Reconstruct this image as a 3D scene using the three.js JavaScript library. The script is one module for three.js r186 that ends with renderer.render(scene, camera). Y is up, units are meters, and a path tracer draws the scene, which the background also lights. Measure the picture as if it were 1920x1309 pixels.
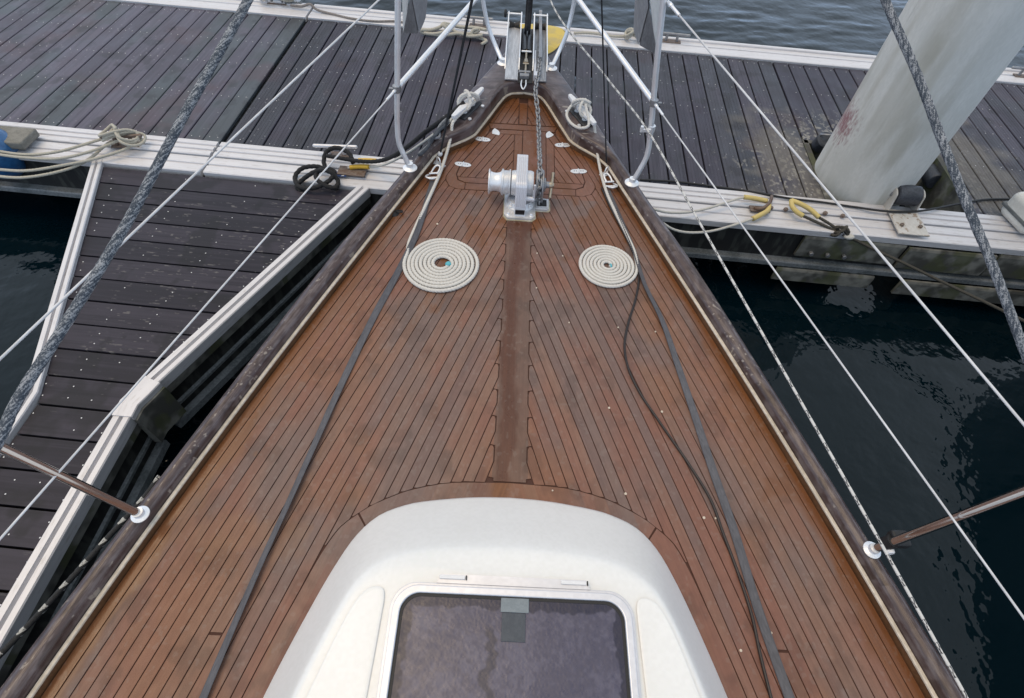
import * as THREE from 'three';
import { mergeGeometries, mergeVertices } from 'three/addons/utils/BufferGeometryUtils.js';
import { RoundedBoxGeometry } from 'three/addons/geometries/RoundedBoxGeometry.js';

// ------------------------------------------------------------------ camera, sky, sun, exposure
const scene = new THREE.Scene();
const CAM = new THREE.Vector3(-0.0547, 1.8, 0);              // eye 1.8 m above the foredeck, boat's centreline is x = 0, bow towards -z
const camera = new THREE.PerspectiveCamera(65.04, 1024 / 698, 0.05, 900);
camera.rotation.order = 'YXZ';
camera.position.copy(CAM);
camera.rotation.set(THREE.MathUtils.degToRad(-53.8575), THREE.MathUtils.degToRad(-1.9328), THREE.MathUtils.degToRad(4.715));
camera.updateMatrixWorld(true);
scene.add(camera);
const renderer = new THREE.WebGLRenderer({ antialias: true });
renderer.toneMapping = THREE.LinearToneMapping;
renderer.toneMappingExposure = 0.98;
renderer.shadowMap.enabled = true;

let seed = 20417;
const rnd = () => { seed |= 0; seed = seed + 0x6D2B79F5 | 0; let t = Math.imul(seed ^ seed >>> 15, 1 | seed); t = t + Math.imul(t ^ t >>> 7, 61 | t) ^ t; return ((t ^ t >>> 14) >>> 0) / 4294967296; };
const hash = (x, y) => { let h = Math.imul(x | 0, 374761393) + Math.imul(y | 0, 668265263) | 0; h = Math.imul(h ^ h >>> 13, 1274126177); return ((h ^ h >>> 16) >>> 0) / 4294967296; };
const sm = t => t * t * (3 - 2 * t);
function vn(x, y, per = 0) {                                  // value noise, optional period
  const xi = Math.floor(x), yi = Math.floor(y), fx = sm(x - xi), fy = sm(y - yi);
  const w = per ? (a => ((a % per) + per) % per) : (a => a);
  const a = hash(w(xi), w(yi)), b = hash(w(xi + 1), w(yi)), c = hash(w(xi), w(yi + 1)), d = hash(w(xi + 1), w(yi + 1));
  return a + (b - a) * fx + (c - a) * fy + (a - b - c + d) * fx * fy;
}
const fbm = (x, y, o = 4, per = 0) => { let s = 0, a = 0.5, n = 0; for (let i = 0; i < o; i++) { s += a * vn(x, y, per); n += a; a *= 0.5; x *= 2; y *= 2; per *= 2; } return s / n; };
const ss = (a, b, x) => { const t = Math.min(1, Math.max(0, (x - a) / (b - a))); return t * t * (3 - 2 * t); };
const mix = (a, b, t) => a + (b - a) * t;
const mix3 = (a, b, t) => [mix(a[0], b[0], t), mix(a[1], b[1], t), mix(a[2], b[2], t)];

// overcast sky: even cloud, a little brighter overhead, faint cloud structure
{
  const w = 512, h = 256, d = new Float32Array(w * h * 4);
  for (let j = 0; j < h; j++) for (let i = 0; i < w; i++) {
    const el = ((j + 0.5) / h - 0.5) * Math.PI, up = Math.max(0, Math.sin(el));
    const cl = fbm(i / w * 16, j / h * 14, 4, 16);
    const L = el > 0 ? (1.16 - 0.36 * up) * (0.86 + 0.28 * cl) : 0.25, hz = Math.pow(1 - up, 2);
    const o = (j * w + i) * 4; d[o] = L * (0.880 - 0.15 * hz); d[o + 1] = L * (0.985 + 0.005 * hz); d[o + 2] = L * (1.09 + 0.32 * hz); d[o + 3] = 1;
  }
  const t = new THREE.DataTexture(d, w, h, THREE.RGBAFormat, THREE.FloatType);
  t.mapping = THREE.EquirectangularReflectionMapping; t.magFilter = THREE.LinearFilter; t.needsUpdate = true;
  scene.background = t; scene.environment = t;
}
const sun = new THREE.DirectionalLight(0xffe0b4, 1.5);
sun.position.set(-3, 9, -2.5); sun.target.position.set(0, 0, -2); sun.castShadow = true; sun.shadow.radius = 70;
Object.assign(sun.shadow.camera, { left: -9, right: 9, top: 9, bottom: -9, near: 0.5, far: 40 }); sun.shadow.mapSize.set(2048, 2048);
scene.add(sun, sun.target);

// ------------------------------------------------------------------ measuring: a place in the photograph -> a point on a known plane
const V = (x, y, z) => new THREE.Vector3(x, y, z);
const F_PX = 1026.65;
function ray(px, py) { return V((px - 960) / F_PX, -(py - 654.5) / F_PX, -1).applyEuler(camera.rotation); }
const onY = (px, py, y) => { const d = ray(px, py); return CAM.clone().addScaledVector(d, (y - CAM.y) / d.y); };
const onZ = (px, py, z) => { const d = ray(px, py); return CAM.clone().addScaledVector(d, (z - CAM.z) / d.z); };
const onD = (px, py, depth) => CAM.clone().addScaledVector(ray(px, py), depth);

// ------------------------------------------------------------------ textures and materials
function tex(w, h, fn, { srgb = false, repeat = null, wrap = true } = {}) {
  const d = new Uint8Array(w * h * 4);
  const enc = srgb ? (c => { c = Math.min(1, Math.max(0, c)); return 255 * (c <= 0.0031308 ? c * 12.92 : 1.055 * Math.pow(c, 1 / 2.4) - 0.055); }) : (c => 255 * Math.min(1, Math.max(0, c)));
  for (let j = 0; j < h; j++) for (let i = 0; i < w; i++) {
    const c = fn((i + 0.5) / w, (j + 0.5) / h), o = (j * w + i) * 4;
    if (typeof c === 'number') d[o] = d[o + 1] = d[o + 2] = enc(c); else { d[o] = enc(c[0]); d[o + 1] = enc(c[1]); d[o + 2] = enc(c[2]); }
    d[o + 3] = 255;
  }
  const t = new THREE.DataTexture(d, w, h, THREE.RGBAFormat);
  t.magFilter = THREE.LinearFilter; t.minFilter = THREE.LinearMipmapLinearFilter; t.generateMipmaps = true;
  t.wrapS = t.wrapT = wrap ? THREE.RepeatWrapping : THREE.ClampToEdgeWrapping;
  if (srgb) t.colorSpace = THREE.SRGBColorSpace;
  if (repeat) t.repeat.set(...repeat);
  t.needsUpdate = true; return t;
}
const lin = (r, g, b) => new THREE.Color().setRGB(r, g, b);
const std = (o) => new THREE.MeshStandardMaterial(o);
const phy = (o) => new THREE.MeshPhysicalMaterial(o);
// uneven tint of a base colour: two scales of grain (tiles at 1 unit of uv)
const mottled = (a, b, n = 256, fx = 8, fy = 8, amt = 1) => tex(n, n, (u, v) => mix3(a, b, amt * ss(0.25, 0.75, 0.6 * fbm(u * fx, v * fy, 4, fx) + 0.4 * vn(u * n / 2, v * n / 2, n / 2))), { srgb: true });
const grit = tex(256, 256, (u, v) => 0.5 * vn(u * 128, v * 128, 128) + 0.5 * fbm(u * 16, v * 16, 4, 16));

// ------------------------------------------------------------------ geometry helpers
function shadow(o) { o.castShadow = o.receiveShadow = true; return o; }
function mesh(name, geo, mat, parent) { const m = shadow(new THREE.Mesh(Array.isArray(geo) ? (geo.length > 1 ? mergeGeometries(geo.map(g => g.index ? g.toNonIndexed() : g)) : geo[0]) : geo, mat)); m.name = name; (parent || scene).add(m); return m; }
const taken = {};
function numbered(n) { taken[n] = (taken[n] ?? -1) + 1; return taken[n] ? n + '_' + String(taken[n]).padStart(3, '0') : n; }
function tag(o, label, category, group, kind) { o.name = numbered(o.name); o.userData.label = label; o.userData.category = category; if (group) o.userData.group = group; if (kind) o.userData.kind = kind; return o; }
function part(name, parent) { const g = new THREE.Group(); g.name = name; (parent || scene).add(g); return g; }
function thing(name, label, category, group) { const g = part(name); return tag(g, label, category, group); }
const smooth = (pts, ds, tension = 'centripetal') => { const c = new THREE.CatmullRomCurve3(pts, false, tension); c.arcLengthDivisions = 1200; return c.getSpacedPoints(Math.max(2, Math.ceil(c.getLength() / ds))); };

// sweep a closed cross-section (function of arc length and angle) along points
function sweep(pts, rad, seg = 12, { caps = true, squash = 1, up = null } = {}) {
  const n = pts.length, P = [], N = [], U = [], I = [];
  let s = 0, nor = null; const t = V(0, 0, 0), b = V(0, 0, 0);
  for (let i = 0; i < n; i++) {
    t.subVectors(pts[Math.min(n - 1, i + 1)], pts[Math.max(0, i - 1)]).normalize();
    if (!nor) { nor = Math.abs(t.y) < 0.9 ? V(0, 1, 0) : V(1, 0, 0); if (up) nor.copy(up); }
    nor.addScaledVector(t, -nor.dot(t)).normalize(); b.crossVectors(t, nor);
    if (i) s += pts[i].distanceTo(pts[i - 1]);
    for (let k = 0; k <= seg; k++) {
      const a = k / seg * Math.PI * 2, r = typeof rad === 'number' ? rad : rad(s, a);
      const x = Math.cos(a) * r, y = Math.sin(a) * r * squash;
      P.push(pts[i].x + b.x * x + nor.x * y, pts[i].y + b.y * x + nor.y * y, pts[i].z + b.z * x + nor.z * y); U.push(s, k / seg * 0.06);
    }
  }
  const W = seg + 1;
  for (let i = 0; i < n - 1; i++) for (let k = 0; k < seg; k++) { const a = i * W + k; I.push(a, a + W, a + 1, a + 1, a + W, a + W + 1); }
  if (caps) for (const [i, f] of [[0, 1], [n - 1, 0]]) { const c = P.length / 3; P.push(pts[i].x, pts[i].y, pts[i].z); U.push(0, 0); for (let k = 0; k < seg; k++) f ? I.push(c, i * W + k, i * W + k + 1) : I.push(c, i * W + k + 1, i * W + k); }
  const g = new THREE.BufferGeometry(); g.setAttribute('position', new THREE.Float32BufferAttribute(P, 3)); g.setAttribute('uv', new THREE.Float32BufferAttribute(U, 2)); g.setIndex(I); g.computeVertexNormals();
  const q = g.attributes.normal;                              // close the seam of the tube
  for (let i = 0; i < n; i++) { const a = i * W, e = a + seg, x = q.getX(a) + q.getX(e), y = q.getY(a) + q.getY(e), z = q.getZ(a) + q.getZ(e), l = Math.hypot(x, y, z) || 1; q.setXYZ(a, x / l, y / l, z / l); q.setXYZ(e, x / l, y / l, z / l); }
  return g;
}
// three-strand laid rope: three lobes winding round the core
const laid = (R, lay, ph = 0) => (s, a) => R * (0.72 + 0.28 * Math.pow(Math.abs(Math.cos(1.5 * (a - ph + 2 * Math.PI * s / lay))), 0.6));
const rope3 = (ctrl, R, ds = 0.006, lay = R * 6.4) => sweep(smooth(ctrl, ds), laid(R, lay), 12);
const tube = (ctrl, R, ds = 0.03, seg = 10) => sweep(smooth(ctrl, ds), R, seg);
const bar = (a, b, R, seg = 10) => sweep([a, b], R, seg);
// sweep an open/closed profile [[side, up]...] along points with a fixed up vector; hard profile corners
function extrude(pts, prof, { up = V(0, 1, 0), closed = true, uvs = 1 } = {}) {
  const n = pts.length, P = [], U = [], I = [], m = prof.length, L = closed ? m : m - 1; let s = 0; const S = [], sd = [];
  for (let i = 0; i < n; i++) {
    const t1 = i ? pts[i].clone().sub(pts[i - 1]).normalize() : null, t2 = i < n - 1 ? pts[i + 1].clone().sub(pts[i]).normalize() : null;
    const t = (t1 && t2 ? t1.clone().add(t2) : (t1 || t2).clone()).normalize(); const side = t.clone().cross(up).normalize();
    const k = t1 && t2 ? 1 / Math.max(0.5, Math.sqrt((1 + t1.dot(t2)) / 2)) : 1; sd.push(side.multiplyScalar(k)); if (i) s += pts[i].distanceTo(pts[i - 1]); S.push(s);
  }
  let per = 0;
  for (let k = 0; k < L; k++) {
    const a = prof[k], b = prof[(k + 1) % m], w = Math.hypot(a[0] - b[0], a[1] - b[1]), base = P.length / 3;
    for (let i = 0; i < n; i++) for (const [q, v] of [[a, per], [b, per + w]]) { P.push(pts[i].x + sd[i].x * q[0] + up.x * q[1], pts[i].y + sd[i].y * q[0] + up.y * q[1], pts[i].z + sd[i].z * q[0] + up.z * q[1]); U.push(S[i] * uvs, v * uvs); }
    for (let i = 0; i < n - 1; i++) { const o = base + i * 2; I.push(o, o + 1, o + 2, o + 1, o + 3, o + 2); }
    per += w;
  }
  if (closed) for (const [i, f] of [[0, 0], [n - 1, 1]]) { const base = P.length / 3; for (const q of prof) { P.push(pts[i].x + sd[i].x * q[0] + up.x * q[1], pts[i].y + sd[i].y * q[0] + up.y * q[1], pts[i].z + sd[i].z * q[0] + up.z * q[1]); U.push(q[0], q[1]); } for (const tr of THREE.ShapeUtils.triangulateShape(prof.map(q => new THREE.Vector2(q[0], q[1])), [])) f ? I.push(base + tr[0], base + tr[1], base + tr[2]) : I.push(base + tr[0], base + tr[2], base + tr[1]); }
  const g = new THREE.BufferGeometry(); g.setAttribute('position', new THREE.Float32BufferAttribute(P, 3)); g.setAttribute('uv', new THREE.Float32BufferAttribute(U, 2)); g.setIndex(I); g.computeVertexNormals(); return g;
}
const soft = (g, a = 0.7) => { let q = mergeVertices((() => { const c = g.clone(); c.deleteAttribute('normal'); return c; })(), 1e-5); q.computeVertexNormals(); return q; };
const boxAt = (w, h, d, x, y, z, r = 0.003) => new RoundedBoxGeometry(w, h, d, 2, Math.min(r, w / 2.1, h / 2.1, d / 2.1)).translate(x, y, z);
// cylinder from a to b with chamfered rims
function rod(a, b, r, seg = 24, ch = 0.003, r2 = r) {
  const L = a.distanceTo(b), c = Math.min(ch, r * 0.5, L * 0.3);
  const g = new THREE.LatheGeometry([[0, 0], [r - c, 0], [r, c], [r2, L - c], [r2 - c, L], [0, L]].map(p => new THREE.Vector2(Math.max(p[0], 0.00001), p[1])), seg).toNonIndexed(); g.computeVertexNormals();
  const q = new THREE.Quaternion().setFromUnitVectors(V(0, 1, 0), b.clone().sub(a).normalize()); return creased(g).applyQuaternion(q).translate(a.x, a.y, a.z);
}
function lathe(prof, a, dir, seg = 28) { const g = creased(new THREE.LatheGeometry(prof.map(p => new THREE.Vector2(Math.max(p[0], 0.00001), p[1])), seg).toNonIndexed()); return g.applyQuaternion(new THREE.Quaternion().setFromUnitVectors(V(0, 1, 0), dir.clone().normalize())).translate(a.x, a.y, a.z); }
function creased(g) {                                          // smooth below ~40 degrees, hard above
  const p = g.attributes.position, n = p.count, key = i => Math.round(p.getX(i) * 2e4) + ',' + Math.round(p.getY(i) * 2e4) + ',' + Math.round(p.getZ(i) * 2e4);
  const fn = [], at = new Map(), a = V(), b = V(), c = V(); function V() { return new THREE.Vector3(); }
  for (let i = 0; i < n; i += 3) { a.fromBufferAttribute(p, i); b.fromBufferAttribute(p, i + 1); c.fromBufferAttribute(p, i + 2); const f = b.clone().sub(a).cross(c.clone().sub(a)); for (let k = 0; k < 3; k++) { const q = key(i + k); if (!at.has(q)) at.set(q, []); at.get(q).push(f); } fn.push(f); }
  const N = new Float32Array(n * 3);
  for (let i = 0; i < n; i++) { const f = fn[Math.floor(i / 3)], s = V(), fu = f.clone().normalize(); for (const o of at.get(key(i))) { const l = o.length(); if (l > 1e-12 && o.dot(fu) / l > 0.76) s.add(o); } s.normalize(); N.set([s.x, s.y, s.z], i * 3); }
  g.setAttribute('normal', new THREE.BufferAttribute(N, 3)); return g;
}
// flat board from a plan outline [[x, z]...]; uv = map(x, z)
function slab(poly, top, thick, uvf = (x, z) => [x, z], ch = 0) {
  const pts = poly.map(p => new THREE.Vector2(p[0], p[1])); if (THREE.ShapeUtils.area(pts) < 0) pts.reverse();
  const P = [], U = [], tri = THREE.ShapeUtils.triangulateShape(pts, []), n = pts.length;
  const put = (q, y) => { P.push(q.x, y, q.y); U.push(...uvf(q.x, q.y)); };
  for (const t of tri) for (const k of [t[0], t[2], t[1]]) put(pts[k], top);
  for (let i = 0; i < n; i++) { const a = pts[i], b = pts[(i + 1) % n]; put(a, top); put(b, top); put(b, top - thick); put(a, top); put(b, top - thick); put(a, top - thick); }
  const g = new THREE.BufferGeometry(); g.setAttribute('position', new THREE.Float32BufferAttribute(P, 3)); g.setAttribute('uv', new THREE.Float32BufferAttribute(U, 2)); g.computeVertexNormals(); return g;
}
function clip(poly, nx, nz, c) {                               // keep nx*x + nz*z <= c
  const out = []; const d = p => nx * p[0] + nz * p[1] - c;
  for (let i = 0; i < poly.length; i++) { const a = poly[i], b = poly[(i + 1) % poly.length], da = d(a), db = d(b); if (da <= 0) out.push(a); if ((da < 0 && db > 0) || (da > 0 && db < 0)) { const t = da / (da - db); out.push([mix(a[0], b[0], t), mix(a[1], b[1], t)]); } }
  return out;
}
const polyArea = p => Math.abs(THREE.ShapeUtils.area(p.map(q => new THREE.Vector2(q[0], q[1]))));
function simplify(p, tol) {                                    // Douglas-Peucker on an open line
  if (p.length < 3) return p; let m = 0, k = 0; const [ax, ay] = p[0], [bx, by] = p[p.length - 1], l = Math.hypot(bx - ax, by - ay) || 1;
  for (let i = 1; i < p.length - 1; i++) { const d = Math.abs((bx - ax) * (p[i][1] - ay) - (by - ay) * (p[i][0] - ax)) / l; if (d > m) { m = d; k = i; } }
  return m < tol ? [p[0], p[p.length - 1]] : [...simplify(p.slice(0, k + 1), tol).slice(0, -1), ...simplify(p.slice(k), tol)];
}
function table(rows) {                                         // monotone cubic through (z, value) rows given aft to forward
  const r = rows.slice().sort((a, b) => a[0] - b[0]), n = r.length, m = [];
  const d = i => (r[i + 1][1] - r[i][1]) / (r[i + 1][0] - r[i][0]);
  for (let i = 0; i < n; i++) m.push(i === 0 ? d(0) : i === n - 1 ? d(n - 2) : (d(i - 1) * d(i) <= 0 ? 0 : 2 * d(i - 1) * d(i) / (d(i - 1) + d(i))));
  return z => { if (z <= r[0][0]) return r[0][1] + m[0] * (z - r[0][0]); if (z >= r[n - 1][0]) return r[n - 1][1] + m[n - 1] * (z - r[n - 1][0]); let i = 0; while (z > r[i + 1][0]) i++; const h = r[i + 1][0] - r[i][0], t = (z - r[i][0]) / h, t2 = t * t, t3 = t2 * t; return (2 * t3 - 3 * t2 + 1) * r[i][1] + (t3 - 2 * t2 + t) * h * m[i] + (-2 * t3 + 3 * t2) * r[i + 1][1] + (t3 - t2) * h * m[i + 1]; };
}

// ================================================================== WATER
const WATER_Y = -1.3;
{
  const n = 380, P = [], U = [], I = [];
  const warp = t => 7.5 * t + 260 * Math.pow(Math.abs(t), 9) * Math.sign(t);
  const H = (x, z) => {
    const calm = 0.48 + 0.82 * ss(-4.6, -6.2, z) ;             // the open basin beyond the pontoon is choppier than the berths
    const a = Math.sin(x * 5.1 + z * 2.7 + 2.2 * vn(x * 0.9, z * 0.9)) * 0.5 + Math.sin(-x * 2.9 + z * 6.3 + 3 * vn(x * 0.7 + 9, z * 0.7)) * 0.5;
    return calm * (0.0052 * a + 0.022 * (fbm(x * 1.9 + 40, z * 3.9 + 17, 3) - 0.5) + 0.016 * (fbm(x * 4.6 + 3 + z, z * 10.5, 2) - 0.5));
  };
  for (let j = 0; j <= n; j++) for (let i = 0; i <= n; i++) {
    const x = warp(i / n * 2 - 1), z = -5 + warp(j / n * 2 - 1);
    P.push(x, WATER_Y + (Math.abs(x) + Math.abs(z) < 40 ? H(x, z) : 0), z); U.push(x / 3, z / 3);
  }
  for (let j = 0; j < n; j++) for (let i = 0; i < n; i++) { const a = j * (n + 1) + i; I.push(a, a + n + 1, a + 1, a + 1, a + n + 1, a + n + 2); }
  const g = new THREE.BufferGeometry(); g.setAttribute('position', new THREE.Float32BufferAttribute(P, 3)); g.setAttribute('uv', new THREE.Float32BufferAttribute(U, 2)); g.setIndex(I); g.computeVertexNormals();
  const bump = tex(512, 512, (u, v) => 0.6 * fbm(u * 24, v * 40, 3, 0) * 0 + 0.6 * fbm(u * 12, v * 16, 4, 0) * 0 + 0.55 * fbm(u * 14, v * 14, 4, 14) + 0.45 * fbm(u * 52, v * 52, 3, 52));
  const m = mesh('water', g, phy({ color: lin(0.0006, 0.0055, 0.0090), roughness: 0.015, ior: 1.333, bumpMap: bump, bumpScale: 0.006 }));
  m.userData.kind = 'structure';
}

// ================================================================== YACHT
const yacht = thing('sailing_yacht', 'moored sailing yacht foredeck with teak planking, white coachroof and steel pulpit', 'yacht');
// half breadths, measured aft (z up) to bow
const sheer = z => 1.25977 + z * (0.248483 + z * (-0.0423077 + z * (-0.00550989 + z * 0.000288354)));
const bowIn = [[-2.50, 0.459], [-2.535, 0.437], [-2.595, 0.394], [-2.67, 0.307], [-2.705, 0.274], [-2.735, 0.254], [-2.93, 0.184], [-3.05, 0.143], [-3.12, 0.115], [-3.15, 0.098], [-3.175, 0.071], [-3.19, 0.038], [-3.196, 0]].map(p => [p[0] * 1.0103, p[1] * 1.0103]);
const bowT = table(bowIn.slice(0, -1));
const BOW = bowIn[bowIn.length - 2][0];
const edge = z => z > bowIn[0][0] ? sheer(z) : z > BOW ? bowT(z) : 0;
const railOut = table([[1.6, 1.60], [0.9, 1.53], [0.4, 1.45], [-0.135, 1.307], [-0.63, 1.162], [-1.16, 1.003], [-1.8, 0.805], [-2.18, 0.668], [-2.385, 0.592], [-2.52, 0.538], [-2.9, 0.40], [-3.25, 0.272], [-3.43, 0.205], [-3.6, 0.14], [-3.75, 0.07]]);
const AFT = 1.2, PLANK = 0.0372, GAP = 0.0039;
const cosA = z => { const s = (sheer(z + 0.01) - sheer(z - 0.01)) / 0.02; return 1 / Math.sqrt(1 + s * s); };
const seamX = (d, z) => sheer(z) - d / cosA(z);

// ---- teak: one plan-view map of colour and wetness for the whole foredeck (grain, board tones, wet and rust-orange stains)
const DX = 1.6, DZ0 = -3.35, DZ1 = 0.95;
const deckUV = (x, z) => [(x + DX) / (2 * DX), (z - DZ0) / (DZ1 - DZ0)];
const wetAt = (x, z) => {
  const ax = Math.abs(x), d = (edge(z) - ax), n = fbm(x * 9 + 31, z * 5 + 7, 4), n2 = fbm(x * 26, z * 18 + 50, 3);
  let w = ss(0.095, 0.045, d - 0.12 * (n - 0.5) - 0.03 * (n2 - 0.5));                     // water lying along the waterway
  w = Math.max(w, ss(0.47, 0.60, n + 0.20 * ss(-2.45, -2.95, z) - 0.12 * ss(-2.2, -1.7, z) - 0.25 * ss(-1.9, -1.2, z)));   // puddled wet round the locker lids
  const king = Math.max(0, 1 - Math.abs(x + 0.012 + 0.05 * (fbm(3, z * 3, 3) - 0.5)) / (0.026 + 0.024 * n2 * 2));
  if (z > -2.12 && z < -0.66) w = Math.max(w, ss(0.0, 0.55, king * (0.5 + 0.9 * fbm(x * 40 + 5, z * 9, 4)) + 0.5 * (fbm(x * 90, z * 60, 3) - 0.5) * king - 0.10));
  w = Math.max(w, ss(0.05, 0.3, 1 - Math.hypot((x - 0.03) / 0.17, (z + 2.08) / 0.07) + 0.9 * (n2 - 0.5)));                   // run-off under the windlass
  w = Math.max(w, 0.7 * ss(0.0, 0.45, 1 - Math.hypot((x - 0.99) / 0.16, (z + 0.78 + 0.12 * (x - 0.99)) / 0.05) + 1.2 * (n2 - 0.5)));
  w = Math.max(w, 0.35 * ss(0.0, 0.5, 1 - Math.hypot((x + 0.86) / 0.3, (z + 0.52) / 0.08) + 1.3 * (n2 - 0.5)));
  return w;
};
const deckColour = (x, z) => {
  const s = x < 0 ? 1 : 2, ax = Math.abs(x), inKing = ax < 0.062 && z > -2.3 && z < -0.74;
  const d = (sheer(z) - ax) * cosA(z), k = inKing ? 99 : Math.floor(d / PLANK), cut = 0;
  const h1 = hash(k * 5 + cut, s * 31), h2 = hash(k * 11 + cut, s * 17 + 3), al = inKing ? z : z / cosA(z), ac = inKing ? x : d;
  const grain = 0.55 * fbm(ac * 420 + k * 13, al * 7 + h1 * 30, 3) + 0.45 * fbm(ac * 130 + k * 7, al * 2.2 + h2 * 10, 3);
  const big = fbm(x * 1.7 + 4, z * 1.5 + 11, 3), mid = fbm(x * 5 + 14, z * 4 + 2, 4), fine = fbm(x * 60, z * 42, 3);
  const red = [0.188, 0.082, 0.055], tan = [0.182, 0.102, 0.070], grey = [0.136, 0.094, 0.084], orange = [0.196, 0.086, 0.040];
  let c = mix3(red, tan, ss(0.3, 0.75, 0.3 * h1 + 0.5 * mid + 0.2 * grain));
  c = mix3(c, grey, 0.75 * ss(0.42, 0.70, 0.3 * h2 + 0.45 * mid + 0.3 * big + 0.15 * ss(0.0, 0.12, x) * ss(0.80, 0.45, x) - 0.02));
  c = mix3(c, orange, 0.55 * ss(0.52, 0.72, fbm(x * 3.3 + 70, z * 2.6 + 33, 4) + 0.12 * (h2 - 0.5)));
  if (z < -2.28) c = mix3(c, [0.200, 0.082, 0.050], 0.6);
  if (inKing) c = mix3(c, [0.118, 0.070, 0.051], 0.75);
  const dark = ss(0.56, 0.72, fbm(x * 13 + 3, z * 11 + 90, 4)) * 0.20;                       // mildew blotches
  const m = (0.80 + 0.40 * grain) * (0.96 + 0.08 * h1) * (1 - dark) * (0.9 + 0.2 * fine);
  const w = wetAt(x, z);
  c = [c[0] * m, c[1] * m, c[2] * m];
  const wc = inKing ? [0.084, 0.028, 0.012] : [0.152, 0.055, 0.015];
  c = mix3(c, [wc[0] * (0.7 + 0.6 * grain), wc[1] * (0.7 + 0.6 * grain), wc[2] * (0.7 + 0.6 * grain)], 0.82 * w);
  const salt = ss(0.70, 0.78, fbm(x * 70 + 8, z * 60, 2)) * 0.10;
  return mix3(c, [0.3, 0.27, 0.24], salt);
};
const deckMap = tex(1536, 2048, (u, v) => deckColour((u * 2 - 1) * DX, DZ0 + v * (DZ1 - DZ0)), { srgb: true, wrap: false });
const deckRough = tex(768, 1024, (u, v) => { const x = (u * 2 - 1) * DX, z = DZ0 + v * (DZ1 - DZ0); return 0.60 + 0.16 * (fbm(x * 40, z * 30, 3) - 0.5) - 0.30 * wetAt(x, z); }, { wrap: false });
const deckBump = tex(768, 1024, (u, v) => { const x = (u * 2 - 1) * DX, z = DZ0 + v * (DZ1 - DZ0); return fbm((sheer(z) - Math.abs(x)) * 300, z * 9, 3); }, { wrap: false });
const teak = std({ map: deckMap, roughness: 1, roughnessMap: deckRough, bumpMap: deckBump, bumpScale: 0.0006 });
const caulk = std({ color: lin(0.060, 0.022, 0.013), roughness: 0.8 });

const teakDeck = part('teak_deck', yacht);
const roofMargin = table([[1.6, 1.12], [0.9, 0.955], [0.6, 0.88], [-0.1, 0.705], [-0.345, 0.63], [-0.55, 0.552], [-0.62, 0.482], [-0.69, 0.362], [-0.715, 0.285], [-0.735, 0.18], [-0.7425, 0]]);
const frameOut = table([[-2.31, 0.30], [-2.316, 0.336], [-2.34, 0.372], [-2.40, 0.392], [-2.45, 0.378], [-2.915, 0.2]]);
const KING = 0.0585, TIP = 0.015;
const innerAt = z => z > -0.7425 ? roofMargin(z) : z > -2.31 ? KING : z > -2.925 ? frameOut(z) : 0.026;
{
  // dark caulking bed that shows between the boards
  const bed = []; for (let z = AFT; z > BOW; z -= 0.03) bed.push([edge(z) + 0.01, z]); bed.push([0.02, BOW - 0.01]);
  mesh('caulking_bed', slab([...bed, ...bed.slice().reverse().map(p => [-p[0], p[1]])], -0.0038, 0.004), caulk, teakDeck);
  const tips = [];
  for (let k = 0; k < 40; k++) {
    const d0 = k * PLANK + (k ? 0 : 0.002), d1 = (k + 1) * PLANK;
    for (const s of [-1, 1]) {
      let run = []; const runs = [];
      for (let z = AFT; z > BOW; z -= 0.004) {
        const xo = Math.min(seamX(d0, z) - GAP / 2, edge(z) - 0.004), inn = innerAt(z) + GAP / 2;
        let xi = Math.max(seamX(d1, z) + GAP / 2, inn);
        const blunt = z < -0.75 && inn > seamX(d1, z) && z > -2.31 ? TIP : 0.004;
        const cutBow = Math.abs(z + 2.928) < 0.003;
        if (xo - xi > blunt && !cutBow) run.push([xo, xi, z]); else { if (run.length > 3) runs.push(run); run = []; }
      }
      if (run.length > 3) runs.push(run);
      for (const r of runs) {
        const last = r[r.length - 1];
        if (last[2] > -2.3 && last[2] < -0.745 && last[1] < 0.075) {                       // rounded snape end let into the king plank
          if (s > 0) tips.push([k, last[2]]);
          for (let q = 0; q < 4 && q < r.length - 4; q++) { const e = r[r.length - 1 - q], f = 1 - q / 4; e[1] += 0.006 * f * f; e[0] -= 0.0025 * f * f; }
        }
        // butt joints in the long boards
        const pieces = []; const joint = { '1-9': -0.262, '-1-9': -0.242 }[s + '-' + k];
        if (joint !== undefined && r[0][2] > joint + 0.1 && last[2] < joint - 0.1) { pieces.push(r.filter(e => e[2] > joint + 0.002), r.filter(e => e[2] < joint - 0.002)); } else pieces.push(r);
        for (const pc of pieces) {
          const a = simplify(pc.map(e => [e[0], e[2]]), 0.0005), b = simplify(pc.map(e => [e[1], e[2]]), 0.0005);
          const poly = [...a, ...b.reverse()].map(p => [p[0] * s, p[1]]);
          if (polyArea(poly) > 0.0003) mesh('plank', slab(poly, (hash(k, s + 5) - 0.5) * 0.0006, 0.006, deckUV), teak, teakDeck);
        }
      }
    }
  }
  // king plank, notched to take the board ends
  const side = []; for (let z = -0.7455; z > -2.306; z -= 0.004) { let x = KING; for (const [k, zt] of tips) if (z < zt - 0.003) { const q = seamX(k * PLANK, z); if (q > KING && q < KING + 0.035) x = Math.max(x, q); } side.push([x - GAP / 2, z]); }
  const sp = simplify(side, 0.0004);
  mesh('king_plank', slab([...sp, ...sp.slice().reverse().map(p => [-p[0], p[1]])], 0, 0.006, deckUV), teak, teakDeck);
  mesh('king_plank', slab([[-0.02, -2.935], [0.02, -2.935], [0.024, -3.16], [-0.024, -3.16]], 0, 0.006, deckUV), teak, teakDeck);
}
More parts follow.
